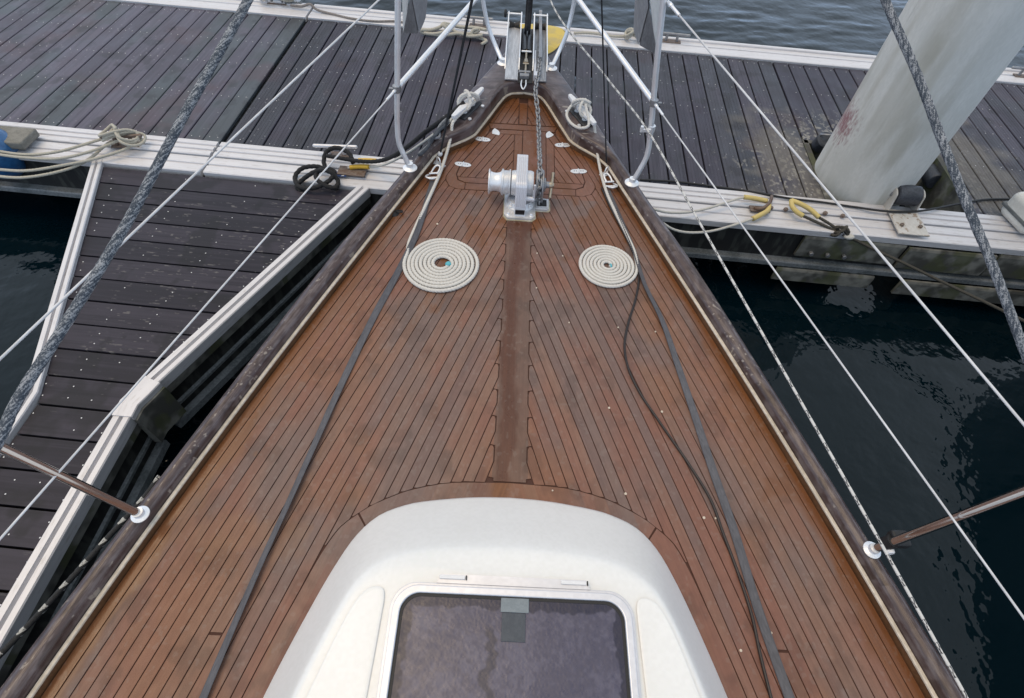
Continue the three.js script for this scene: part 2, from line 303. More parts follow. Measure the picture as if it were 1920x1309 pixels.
// coachroof outline at the deck, with the margin boards laid round it
const roofEdge = table([[1.6, 1.06], [0.9, 0.89], [0.6, 0.815], [-0.1, 0.645], [-0.345, 0.567], [-0.45, 0.527], [-0.53, 0.488], [-0.60, 0.428], [-0.648, 0.325], [-0.672, 0.19], [-0.682, 0.09], [-0.685, 0]]);
{
  const frontZ = (f, z0) => { const a = []; for (let z = z0; z > -0.76; z -= 0.002) { const x = f(z); if (x < 0.002) break; a.push([x, z]); } return a; };
  const mo = simplify(frontZ(roofMargin, -0.612), 0.0008), ro = simplify(frontZ(roofEdge, -0.566), 0.0008);
  const inset = (p, q) => p.map(e => [e[0] - q, e[1] + (e[1] < -0.66 ? 0.002 : 0)]);
  const moI = inset(mo, 0.001), apex = [[0, -0.7405]], apexR = [[0, -0.68]];
  const arc = [...moI, ...apex, ...moI.slice().reverse().map(p => [-p[0], p[1]]), ...ro.map(p => [-(p[0] - 0.004), p[1]]), ...apexR, ...ro.slice().reverse().map(p => [p[0] - 0.004, p[1]])];
  mesh('margin_plank', slab(arc, 0, 0.006, deckUV), teak, teakDeck);
  for (const s of [-1, 1]) {
    const o = [], i = []; for (let z = AFT; z > -0.6; z -= 0.02) o.push([roofMargin(z) - 0.002, z]); o.push([roofMargin(-0.607) - 0.002, -0.607]); for (let z = -0.562; z < AFT; z += 0.02) i.push([roofEdge(z) - 0.004, z]);
    mesh('margin_plank', slab([...o, ...i].map(p => [p[0] * s, p[1]]), 0, 0.006, deckUV), teak, teakDeck);
  }
}
// anchor-locker surround and the two planked lids
{
  const g = GAP / 2;
  const sur = part('locker_surround', yacht);
  mesh('plank', slab([[-0.285, -2.3125], [0.285, -2.3125], [0.285, -2.3625], [-0.285, -2.3625]], 0.0005, 0.006, deckUV), teak, sur);
  mesh('plank', slab([[-0.198, -2.9225], [0.198, -2.9225], [0.183, -2.8745], [-0.183, -2.8745]], 0.0005, 0.006, deckUV), teak, sur);
  mesh('plank', slab([[0.004, -2.870], [0.132, -2.870], [0.132, -2.367], [0.004, -2.367]], 0.0005, 0.006, deckUV), teak, sur);
  for (const s of [-1, 1]) {
    const o = [[0.289, -2.3125]]; for (let z = -2.313; z > -2.91; z -= 0.008) o.push([frameOut(z) - g, z]); o.push([0.203, -2.918]);
    const inn = [[0.190, -2.874], [0.196, -2.828], [0.328, -2.522], [0.3425, -2.432], [0.330, -2.382], [0.289, -2.3625]];
    mesh('plank', slab([...simplify(o, 0.0008), ...inn].map(p => [p[0] * s, p[1]]), 0.0005, 0.006, deckUV), teak, sur);
  }
  for (const s of [-1, 1]) {
    const lid = part('locker_lid', yacht), x0 = s < 0 ? 0.001 : 0.136, out = [[x0, -2.8665], [0.150, -2.863], [0.172, -2.848], [0.190, -2.822], [0.322, -2.518], [0.3365, -2.432], [0.324, -2.388], [0.287, -2.3675], [x0, -2.3675]];
    const sx = 0.132, sz = 0.304, l = Math.hypot(sx, sz), n = [sz / l, -sx / l], off = n[0] * 0.322 + n[1] * -2.518;   // outward normal of the raking side
    const M = 0.043, put = (poly) => { if (poly.length > 2 && polyArea(poly) > 0.0002) mesh('plank', slab(poly.map(p => [p[0] * s, p[1]]), 0.001, 0.007, deckUV), teak, lid); };
    const sideIn = p => clip(p, n[0], n[1], off - M - g), rearIn = p => clip(p, 0, 1, -2.3675 - M - g), frontIn = p => clip(p, 0, -1, 2.8665 - M - g), kingIn = p => clip(p, -1, 0, -(x0 + M + g));
    put(clip(out, 0, -1, 2.3675 + M - g));
    put(rearIn(clip(out, -n[0], -n[1], -(off - M + g))));
    put(sideIn(clip(out, 0, 1, -2.8665 + M - g)));
    put(frontIn(rearIn(sideIn(clip(out, 1, 0, x0 + M - g)))));
    const core = kingIn(frontIn(rearIn(sideIn(out))));
    for (let k = 0; k < 16; k++) { const o1 = off - M - k * PLANK, o2 = o1 - PLANK; put(clip(clip(core, n[0], n[1], o1 - g), -n[0], -n[1], -(o2 + g))); }
    lid.userData.label = s < 0 ? 'planked locker lid on the drum side of the windlass' : 'planked locker lid on the chain side of the windlass';
  }
}

// ---- materials of hull and fittings
const railTex = tex(1024, 256, (u, v) => {
  const n = fbm(u * 40, v * 12, 4, 0), g = fbm(u * 18, v * 90, 3), sc = fbm(u * 110, v * 20, 3), worn = ss(0.66, 0.74, sc) * ss(0.45, 0.6, fbm(u * 9 + 4, v * 5, 3));
  let c = mix3([0.066, 0.043, 0.041], [0.125, 0.098, 0.096], ss(0.35, 0.7, 0.6 * n + 0.4 * g)); c = mix3(c, [0.036, 0.020, 0.016], 0.7 * ss(0.55, 0.7, fbm(u * 26 + 40, v * 9, 3)));
  return mix3(c, [0.26, 0.22, 0.19], worn);
}, { srgb: true });
const railWood = std({ map: railTex, roughness: 0.36, bumpMap: grit, bumpScale: 0.0008 });
const bulwarkMat = std({ map: mottled([0.080, 0.036, 0.014], [0.122, 0.056, 0.023], 256, 10, 10), roughness: 0.45 });
const cream = std({ map: mottled([0.50, 0.43, 0.34], [0.66, 0.58, 0.48], 256, 16, 16), roughness: 0.55 });
const gelcoat = phy({ map: mottled([0.745, 0.738, 0.712], [0.785, 0.778, 0.755], 256, 4, 4), roughness: 0.38, clearcoat: 0.25, clearcoatRoughness: 0.3 });
const hullMat = phy({ color: lin(0.012, 0.016, 0.024), roughness: 0.25, clearcoat: 0.5 });
const scratch = tex(256, 256, (u, v) => 0.30 + 0.20 * fbm(u * 60, v * 6, 3, 0) + 0.14 * fbm(u * 8, v * 8, 4, 8));
const steel = std({ color: lin(0.82, 0.82, 0.83), metalness: 0.6, roughness: 1, roughnessMap: scratch });
const mirror = std({ color: lin(0.62, 0.60, 0.59), metalness: 1, roughness: 0.16 });
const dullSteel = std({ map: mottled([0.22, 0.22, 0.23], [0.40, 0.40, 0.41], 256, 10, 10), metalness: 0.75, roughness: 0.5 });
const castAlu = std({ map: mottled([0.58, 0.585, 0.60], [0.70, 0.705, 0.72], 256, 16, 16), metalness: 0.55, roughness: 0.48, bumpMap: grit, bumpScale: 0.0006 });
const alu = std({ map: mottled([0.62, 0.62, 0.65], [0.70, 0.70, 0.73], 256, 8, 8), metalness: 0.4, roughness: 0.42 });
const whitePaint = std({ map: mottled([0.66, 0.66, 0.67], [0.76, 0.76, 0.77], 256, 10, 10), roughness: 0.45 });
const black = std({ color: lin(0.012, 0.012, 0.013), roughness: 0.6 });
const blackGloss = phy({ color: lin(0.01, 0.01, 0.012), roughness: 0.3 });
const greyBlack = std({ map: mottled([0.014, 0.014, 0.016], [0.05, 0.05, 0.052], 256, 12, 12), roughness: 0.55 });
const brass = std({ map: mottled([0.34, 0.28, 0.20], [0.50, 0.43, 0.34], 128, 8, 8), metalness: 0.85, roughness: 0.4 });

// loft rows of points (rows along the boat, columns round the section)
function loft(rows, uvOf) {
  const m = rows[0].length, P = [], U = [], I = [];
  rows.forEach((r, i) => r.forEach((p, k) => { P.push(p[0], p[1], p[2]); const q = uvOf ? uvOf(p, i, k) : [p[2], k * 0.05]; U.push(q[0], q[1]); }));
  for (let i = 0; i < rows.length - 1; i++) for (let k = 0; k < m - 1; k++) { const a = i * m + k; I.push(a, a + 1, a + m, a + 1, a + m + 1, a + m); }
  const g = new THREE.BufferGeometry(); g.setAttribute('position', new THREE.Float32BufferAttribute(P, 3)); g.setAttribute('uv', new THREE.Float32BufferAttribute(U, 2)); g.setIndex(I); g.computeVertexNormals(); return g;
}
const zs = (a, b, d) => { const o = []; for (let z = a; z > b; z -= d) o.push(z); o.push(b); return o; };
const capTop = z => mix(0.070, 0.098, ss(-2.2, -2.9, z));
for (const s of [-1, 1]) {
  const rows = [], wall = [], strip = [], hull = [];
  const list = [...zs(AFT, -2.51, 0.06), ...zs(-2.53, BOW + 0.002, 0.015), ...zs(BOW - 0.004, -3.74, 0.04)];
  for (const z of list) {
    const xi = z > BOW ? edge(z) + 0.013 : 0.0005, xo = Math.max(xi + 0.012, railOut(z)), T = capTop(z), w = xo - xi, r = Math.min(0.022, w * 0.3);
    rows.push([[xi, 0.012, z], [xi + 0.001, T - 0.018, z], [xi + r * 0.45, T - 0.004, z], [xi + r * 1.2, T, z], [(xi + xo) / 2, T + 0.003, z], [xo - r, T - 0.004, z], [xo - r * 0.25, T - 0.016, z], [xo, T - 0.036, z], [xo - 0.004, T - 0.058, z], [xo - 0.022, T - 0.066, z]].map(p => [p[0] * s, p[1], p[2]]));
    const bx = railOut(z) - 0.02, bowf = ss(-1.6, -3.7, z);
    const h = []; for (let t = 0; t <= 1.001; t += 0.125) h.push([Math.max(0.0004, bx * (1 - (0.16 + 0.42 * bowf) * Math.pow(t, 1.25))) * s, capTop(z) - 0.06 - 1.75 * t, z + bowf * 0.75 * t]); hull.push(h);
  }
  const path = z => [...zs(AFT, -2.51, 0.06), ...bowIn.slice(0, -1).map(p => p[0])];
  for (const z of path()) { const x = edge(z); wall.push([[x - 0.0005, -0.006, z], [x + 0.001, 0.026, z], [x + 0.013, 0.028, z]].map(p => [p[0] * s, p[1], p[2]])); }
  mesh('cap_rail', loft(rows, (p, i, k) => [p[2] * 0.7 + s * 0.31, k * 0.06 + s * 0.2]), railWood, yacht);
  mesh('bulwark', loft(wall, (p, i, k) => [p[2] * 1.6, k * 0.05]), bulwarkMat, yacht);
  mesh('hull_side', loft(hull), hullMat, yacht);
  const sp = path().map(z => V((edge(z) + 0.0055) * s, 0.0295, z)); sp.push(V(0.0005 * s, 0.0295, BOW - 0.012));
  mesh('rail_strip', extrude(sp, [[-0.0065, -0.004], [-0.0065, 0.002], [-0.004, 0.0045], [0.004, 0.0045], [0.0065, 0.002], [0.0065, -0.004]]), cream, yacht);
}
mesh('hull_bulkhead', slab([[-1.5, AFT - 0.01], [1.5, AFT - 0.01], [1.5, AFT], [-1.5, AFT]], 0.01, 1.7), hullMat, yacht);
mesh('deck_underside', slab([...zs(AFT - 0.02, -3.15, 0.1).map(z => [edge(z) + 0.03, z]), ...zs(AFT - 0.02, -3.15, 0.1).reverse().map(z => [-edge(z) - 0.03, z])], -0.012, 0.02), hullMat, yacht);

// ---- coachroof
{
  const crease = table([[1.6, 0.93], [1.2, 0.835], [0.6, 0.685], [-0.1, 0.500], [-0.2, 0.468], [-0.28, 0.439], [-0.345, 0.406], [-0.40, 0.345], [-0.428, 0.262], [-0.444, 0.145], [-0.450, 0]]);
  const outline = (f, zf) => { const a = []; let z = AFT; const all = []; for (; z > zf; z -= (z < zf + 0.12 ? 0.001 : 0.01)) all.push(V(f(z), 0, z)); all.push(V(0, 0, zf)); for (let i = all.length - 2; i >= 0; i--) all.push(V(-all[i].x, 0, all[i].z)); const L = [0]; for (let i = 1; i < all.length; i++) L.push(L[i - 1] + all[i].distanceTo(all[i - 1])); const n = 160; let k = 0; for (let i = 0; i <= n; i++) { const s = L[L.length - 1] * i / n; while (k < L.length - 2 && L[k + 1] < s) k++; a.push(all[k].clone().lerp(all[k + 1], (s - L[k]) / (L[k + 1] - L[k] || 1))); } return a; };
  const A = outline(roofEdge, -0.685), C = outline(crease, -0.450), rows = [];
  for (const [t, y] of [[0, -0.01], [0.004, 0.012], [0.05, 0.028], [0.3, 0.085], [0.6, 0.155], [0.8, 0.200], [0.9, 0.221], [0.96, 0.232], [1.0, 0.2385], [1.05, 0.243], [1.12, 0.2465]]) rows.push(A.map((a, i) => { const p = a.clone().lerp(C[i], t); return [p.x, y, p.z]; }));
  for (const [f, y] of [[0.82, 0.2495], [0.6, 0.2515], [0.3, 0.2525], [0.0, 0.253]]) rows.push(C.map((c, i) => { const q = A[i].clone().lerp(c, 1.12); return [q.x * f, y, Math.max(q.z, -0.40) * 1 + (1 - f) * 0.04]; }));
  const roof = mesh('coachroof', loft(rows.map(r => r), (p) => [p[0], p[2]]), gelcoat, yacht);
  // shallow raised non-slip panels either side of the hatch
  for (const s of [-1, 1]) {
    const sh = new THREE.Shape(); const pts = [[0.340, -0.300], [0.346, -0.322], [0.372, -0.318], [0.396, -0.286], [0.424, -0.216], [0.466, -0.08], [0.62, 0.5], [0.36, 0.5], [0.342, -0.2]].map(p => [p[0] * s + 0.008, p[1]]);
    sh.moveTo(...pts[0]); sh.splineThru(pts.slice(1, 6).map(p => new THREE.Vector2(...p))); for (const p of pts.slice(6)) sh.lineTo(...p); sh.closePath();
    mesh('deck_panel', new THREE.ExtrudeGeometry(sh, { depth: 0.002, bevelEnabled: true, bevelSize: 0.010, bevelThickness: 0.0016, bevelSegments: 4, curveSegments: 8 }).rotateX(Math.PI / 2).translate(0, 0.2542, 0), gelcoat, roof);
  }
}
// ---- foredeck hatch
{
  const h = part('deck_hatch', yacht), y0 = 0.250, cx = 0.012, W = 0.309, Z0 = -0.338, Z1 = 0.29;
  const rr = (w, z0, z1, r, S = new THREE.Shape()) => { S.moveTo(cx - w + r, z0); S.lineTo(cx + w - r, z0); S.absarc(cx + w - r, z0 + r, r, -Math.PI / 2, 0, false); S.lineTo(cx + w, z1 - r); S.absarc(cx + w - r, z1 - r, r, 0, Math.PI / 2, false); S.lineTo(cx - w + r, z1); S.absarc(cx - w + r, z1 - r, r, Math.PI / 2, Math.PI, false); S.lineTo(cx - w, z0 + r); S.absarc(cx - w + r, z0 + r, r, Math.PI, Math.PI * 1.5, false); return S; };
  const ring = (w, z0, z1, r, t, dep, bev, y, mat, name) => { const s = rr(w, z0, z1, r); s.holes.push(rr(w - t, z0 + t, z1 - t, r - t * 0.6, new THREE.Path())); return mesh(name, new THREE.ExtrudeGeometry(s, { depth: dep, bevelEnabled: true, bevelSize: bev, bevelThickness: bev, bevelSegments: 3, curveSegments: 10 }).rotateX(Math.PI / 2).translate(0, y, 0), mat, h); };
  ring(W + 0.004, Z0 - 0.006, Z1 + 0.006, 0.064, 0.026, 0.012, 0.002, y0 + 0.014, alu, 'base_frame');
  ring(W - 0.006, Z0 + 0.004, Z1, 0.06, 0.013, 0.016, 0.003, y0 + 0.029, alu, 'lid_frame');
  ring(W - 0.021, Z0 + 0.019, Z1 - 0.014, 0.05, 0.008, 0.008, 0.001, y0 + 0.024, black, 'gasket');
  const lensMap = tex(512, 512, (u, v) => {
    const n = fbm(u * 60, v * 60, 3), d = fbm(u * 9 + 3, v * 9, 4), e = fbm(u * 22 + 9, v * 22, 3);
    let c = mix3([0.060, 0.055, 0.086], [0.092, 0.085, 0.122], ss(0.35, 0.7, 0.5 * n + 0.5 * d));
    const edgeD = Math.min(u, 1 - u, v, 1 - v) * 0.6 + 0.035 * (e - 0.5); c = mix3([0.024, 0.022, 0.042], c, ss(0.022, 0.030, edgeD));   // dried-on grime stops short of the rim
    const run = Math.abs(u - 0.405 - 0.05 * (fbm(7, v * 7, 3) - 0.5) - 0.05 * (fbm(v * 30, 3, 2) - 0.5)); const rv = ss(0.026, 0.010, run + 0.02 * (e - 0.5)) * ss(0.10, 0.14, v);
    return mix3(c, [0.036, 0.032, 0.048], 0.9 * rv);                                           // trickle of rain
  }, { srgb: true });
  const lensR = tex(256, 256, (u, v) => 0.20 + 0.25 * fbm(u * 50, v * 50, 3));
  const lens = rr(W - 0.024, Z0 + 0.022, Z1 - 0.016, 0.05), lg = new THREE.ExtrudeGeometry(lens, { depth: 0.008, bevelEnabled: false, curveSegments: 10 }).rotateX(Math.PI / 2).translate(0, y0 + 0.0235, 0);
  { const p = lg.attributes.position, uv = lg.attributes.uv; for (let i = 0; i < p.count; i++) uv.setXY(i, (p.getX(i) - cx + W - 0.024) / (2 * W - 0.048), (p.getZ(i) - Z0 - 0.022) / (Z1 - Z0 - 0.038)); }
  mesh('acrylic_lens', lg, phy({ map: lensMap, roughness: 1, roughnessMap: lensR, ior: 1.49, bumpMap: grit, bumpScale: 0.0005 }), h);
  mesh('latch_block', boxAt(0.072, 0.003, 0.034, 0.017, y0 + 0.025, -0.298, 0.001), std({ map: mottled([0.15, 0.18, 0.20], [0.19, 0.22, 0.24], 128, 8, 8), roughness: 0.5 }), h);
  mesh('latch_slide', boxAt(0.060, 0.003, 0.066, 0.015, y0 + 0.0245, -0.247, 0.001), std({ map: mottled([0.030, 0.042, 0.058], [0.048, 0.060, 0.078], 128, 8, 8), roughness: 0.45 }), h);
  const hp = [[-0.190, -0.346], [-0.180, -0.369], [0.206, -0.369], [0.216, -0.346]];
  mesh('hinge_bar', slab(hp, y0 + 0.017, 0.014), alu, h);
  for (const x of [-0.150, 0.172]) { mesh('hinge', [boxAt(0.068, 0.006, 0.010, x, y0 + 0.0195, -0.361, 0.002)], whitePaint, h); mesh('hinge_pin', [boxAt(0.003, 0.007, 0.012, x + 0.037, y0 + 0.018, -0.361, 0.001)], black, h); }
}
// ---- anchor windlass
const GYP = { x: 0.089, y: 0.104, z: -2.250, r: 0.062 };
{
  const w = part('anchor_windlass', yacht), zc = -2.250, yc = 0.104, X = V(1, 0, 0);
  // bedding plate with chain pipe
  const base = [[-0.060, -2.098], [0.058, -2.098], [0.076, -2.118], [0.076, -2.172], [0.135, -2.172], [0.144, -2.182], [0.144, -2.255], [0.076, -2.262], [0.076, -2.31], [0.05, -2.335], [-0.05, -2.335], [-0.078, -2.31], [-0.078, -2.125]];
  mesh('bedding_sealant', slab(base.map(p => [p[0] * 1.06, (p[1] + 2.21) * 1.06 - 2.21]), 0.003, 0.004), std({ map: mottled([0.30, 0.25, 0.16], [0.46, 0.42, 0.32], 128, 10, 10), roughness: 0.7 }), w);
  mesh('base_plate', slab(base, 0.014, 0.016), castAlu, w);
  mesh('base_ring', lathe([[0, 0], [0.074, 0], [0.074, 0.006], [0.066, 0.012], [0.058, 0.030], [0, 0.030]], V(0, 0.0135, -2.215), V(0, 1, 0)), castAlu, w);
  mesh('chain_pipe', [boxAt(0.050, 0.03, 0.058, 0.1095, 0.0035, -2.214, 0.004)], black, w);
  mesh('chain_pipe_rim', extrude([V(0.083, 0.018, -2.243), V(0.136, 0.018, -2.243), V(0.136, 0.018, -2.184), V(0.083, 0.018, -2.184), V(0.083, 0.018, -2.2429)], [[-0.003, -0.006], [-0.003, 0.004], [0.003, 0.004], [0.003, -0.006]]), castAlu, w);
  // gear case: tall narrow ribbed slab
  const sh = new THREE.Shape(); sh.moveTo(2.116, 0.016); sh.lineTo(2.154, 0.152); sh.quadraticCurveTo(2.160, 0.165, 2.176, 0.167); sh.lineTo(2.355, 0.186); sh.quadraticCurveTo(2.378, 0.184, 2.378, 0.160); sh.lineTo(2.372, 0.09); sh.lineTo(2.33, 0.016); sh.closePath();
  const ex = (d, grow) => { const g = new THREE.ExtrudeGeometry(sh, { depth: d, bevelEnabled: true, bevelSize: 0.003, bevelThickness: 0.003, bevelSegments: 2, curveSegments: 8 }); g.rotateY(Math.PI / 2); return g; };
  mesh('gear_case', ex(0.048).translate(-0.024, 0, 0), alu, w);
  for (let k = -2; k <= 2; k++) mesh('rib', sweep([V(k * 0.0095, 0.060, -2.1255), V(k * 0.0095, 0.150, -2.1505), V(k * 0.0095, 0.166, -2.160), V(k * 0.0095, 0.171, -2.176), V(k * 0.0095, 0.188, -2.345)], 0.0030, 8), alu, w);
  mesh('name_plate', boxAt(0.046, 0.026, 0.004, 0, 0.034, -2.1165, 0.001), blackGloss, w);
  mesh('body', lathe([[0, -0.062], [0.050, -0.062], [0.058, -0.056], [0.063, -0.03], [0.063, 0.035], [0.058, 0.050], [0, 0.052]], V(0.008, yc, zc), X, 36), castAlu, w);
  mesh('clutch_ring', lathe([[0, 0], [0.062, 0], [0.064, 0.002], [0.064, 0.009], [0.058, 0.010], [0.057, 0.035], [0.063, 0.037], [0.063, 0.044], [0, 0.044]], V(-0.098, yc, zc), X, 12), castAlu, w);
  mesh('warping_drum', lathe([[0, 0], [0.052, 0], [0.060, 0.002], [0.061, 0.006], [0.049, 0.010], [0.044, 0.024], [0.043, 0.040], [0.047, 0.056], [0.056, 0.064], [0, 0.066]], V(-0.162, yc, zc), X, 36), steel, w);
  mesh('gypsy', [lathe([[0, 0], [0.066, 0], [0.070, 0.003], [0.070, 0.008], [0.048, 0.016], [0.048, 0.024], [0.070, 0.032], [0.070, 0.037], [0.066, 0.040], [0, 0.040]], V(0.069, yc, zc), X, 30)], dullSteel, w);
  mesh('chain_stripper', [boxAt(0.010, 0.090, 0.010, 0.064, 0.115, -2.170, 0.003), rod(V(0.02, 0.075, -2.172), V(0.068, 0.075, -2.172), 0.012)], alu, w);
  mesh('clutch_shaft', [lathe([[0, 0], [0.034, 0], [0.032, 0.010], [0.016, 0.014], [0.014, 0.040], [0, 0.042]], V(0.109, yc, zc), X)], dullSteel, w);
  const T = V(0.148, yc, zc);
  mesh('clutch_handle', [rod(T.clone().add(V(-0.004, -0.045, 0.045)), T.clone().add(V(0.006, 0.042, -0.045)), 0.0078), lathe([[0, 0], [0.016, 0], [0.017, 0.012], [0.012, 0.022], [0, 0.023]], V(0.138, yc, zc), X)], brass, w);
  for (const [x, z, y] of [[-0.056, -2.122, 0.012], [0.056, -2.122, 0.012], [-0.046, -2.17, 0.028], [0.046, -2.17, 0.028], [-0.056, -2.31, 0.012], [0.056, -2.31, 0.012]]) mesh('bolt', lathe([[0, 0], [0.010, 0], [0.010, 0.003], [0.007, 0.004], [0.0065, 0.010], [0.004, 0.013], [0, 0.0135]], V(x, y, z), V(0, 1, 0), 10), steel, w);
}
// ---- hinges, finger pulls and bungs in the teak
{
  const oval = (cx, cz, ang, lab) => { const Q = 1.28, sh = new THREE.Shape(); sh.moveTo(-0.034, 0); sh.quadraticCurveTo(-0.03, 0.012, -0.012, 0.0125); sh.lineTo(0.012, 0.0125); sh.quadraticCurveTo(0.03, 0.012, 0.034, 0); sh.quadraticCurveTo(0.03, -0.012, 0.012, -0.0125); sh.lineTo(-0.012, -0.0125); sh.quadraticCurveTo(-0.03, -0.012, -0.034, 0);
    const h = part('lid_hinge', yacht); const g = new THREE.ExtrudeGeometry(sh, { depth: 0.0015, bevelEnabled: true, bevelSize: 0.0015, bevelThickness: 0.0012, bevelSegments: 2, curveSegments: 6 }).rotateX(-Math.PI / 2).scale(Q, 1, Q);
    mesh('leaf', g.rotateY(ang).translate(cx, 0.0022, cz), steel, h);
    const d = V(Math.sin(ang), 0, Math.cos(ang)).multiplyScalar(0.018), c = V(cx, 0.0055, cz); mesh('knuckle', rod(c.clone().sub(d), c.clone().add(d), 0.0038, 10, 0.0008), steel, h);
    for (const k of [-1, 1]) for (const e of [0.012, 0.024]) { const q = V(Math.cos(ang) * e * k, 0, -Math.sin(ang) * e * k); mesh('screw', lathe([[0, 0], [0.0035, 0], [0.003, 0.001], [0, 0.0012]], V(cx + q.x, 0.0048, cz + q.z), V(0, 1, 0), 8), dullSteel, h); } };
  oval(-0.223, -2.756, -0.12); oval(0.228, -2.748, 0.12); oval(-0.313, -2.515, -0.14); oval(0.309, -2.517, 0.1);
  for (const s of [-1, 1]) { const x0 = s < 0 ? -0.172 : 0.166; const sh = new THREE.Shape(); sh.moveTo(0, 0); sh.lineTo(0.040, 0); sh.quadraticCurveTo(0.044, 0.034, -0.004, 0.052); sh.quadraticCurveTo(-0.014, 0.026, 0, 0);
    const g = new THREE.ExtrudeGeometry(sh, { depth: 0.002, bevelEnabled: true, bevelSize: 0.001, bevelThickness: 0.001, bevelSegments: 1, curveSegments: 6 }).rotateX(-Math.PI / 2); if (s < 0) g.rotateY(-0.3).translate(x0, 0.0015, -2.818); else g.rotateY(2.2).translate(x0 + 0.012, 0.0015, -2.842); mesh('finger_pull', g, steel, yacht); }
  const bungs = [[1142, 765, 0.0042], [1241, 772, 0.0045], [1067, 605, 0.0032], [1159, 614, 0.0034], [1229, 622, 0.0034], [1007, 475, 0.0034], [1006, 540, 0.0034], [1055, 480, 0.0034], [1173, 926, 0.0045], [1320, 971, 0.0045], [1342, 972, 0.0035], [1389, 1220, 0.004], [1446, 1187, 0.0035], [1036, 920, 0.0028], [820, 420, 0.005]];
  for (const [px, py, r] of bungs) { const p = onY(px, py, 0); mesh('deck_plug', new THREE.LatheGeometry([[0.0001, 0.0012], [r * 0.35, 0.0012], [r * 0.5, 0.0022], [r, 0.0018], [r * 1.05, 0]].map(q => new THREE.Vector2(...q)), 12).translate(p.x, 0, p.z), cream, teakDeck); }
}

// ---- mooring cleats on the bow rail
const CLEAT_Y = 0.150;
const cleatAt = {};
for (const s of [-1, 1]) {
  const a = s < 0 ? onY(904, 165, CLEAT_Y) : onY(1069, 178, CLEAT_Y), b = s < 0 ? onY(850, 217, CLEAT_Y) : onY(1115, 230, CLEAT_Y), c = a.clone().add(b).multiplyScalar(0.5), d = a.clone().sub(b).normalize(), L = a.distanceTo(b) / 2, ang = Math.atan2(-d.z, d.x);
  cleatAt[s] = { a, b, c, d, side: V(-d.z, 0, d.x), L };
  const k = part('mooring_cleat', yacht), sh = new THREE.Shape();
  sh.moveTo(-L, -0.007); sh.quadraticCurveTo(-L * 0.5, -0.016, 0, -0.017); sh.quadraticCurveTo(L * 0.5, -0.016, L, -0.007); sh.quadraticCurveTo(L + 0.008, 0, L, 0.007); sh.quadraticCurveTo(L * 0.5, 0.016, 0, 0.017); sh.quadraticCurveTo(-L * 0.5, 0.016, -L, 0.007); sh.quadraticCurveTo(-L - 0.008, 0, -L, -0.007);
  mesh('horn', new THREE.ExtrudeGeometry(sh, { depth: 0.012, bevelEnabled: true, bevelSize: 0.004, bevelThickness: 0.004, bevelSegments: 3, curveSegments: 10 }).rotateX(-Math.PI / 2).rotateY(ang).translate(c.x, CLEAT_Y - 0.012, c.z), whitePaint, k);
  for (const e of [-0.045, 0.045]) { const f = c.clone().addScaledVector(d, e); mesh('leg', rod(V(f.x, 0.088, f.z), V(f.x, CLEAT_Y - 0.010, f.z), 0.016, 16), whitePaint, k); }
  mesh('base', new RoundedBoxGeometry(0.20, 0.016, 0.07, 3, 0.008).rotateY(ang).translate(c.x, 0.102, c.z), greyBlack, k);
  for (const e of [-0.075, 0.075]) { const f = c.clone().addScaledVector(d, e).addScaledVector(cleatAt[s].side, s < 0 ? 0.05 : -0.05); mesh('bolt', lathe([[0, 0], [0.011, 0], [0.010, 0.006], [0, 0.007]], V(f.x, 0.099, f.z), V(0, 1, 0), 10), steel, k); }
}
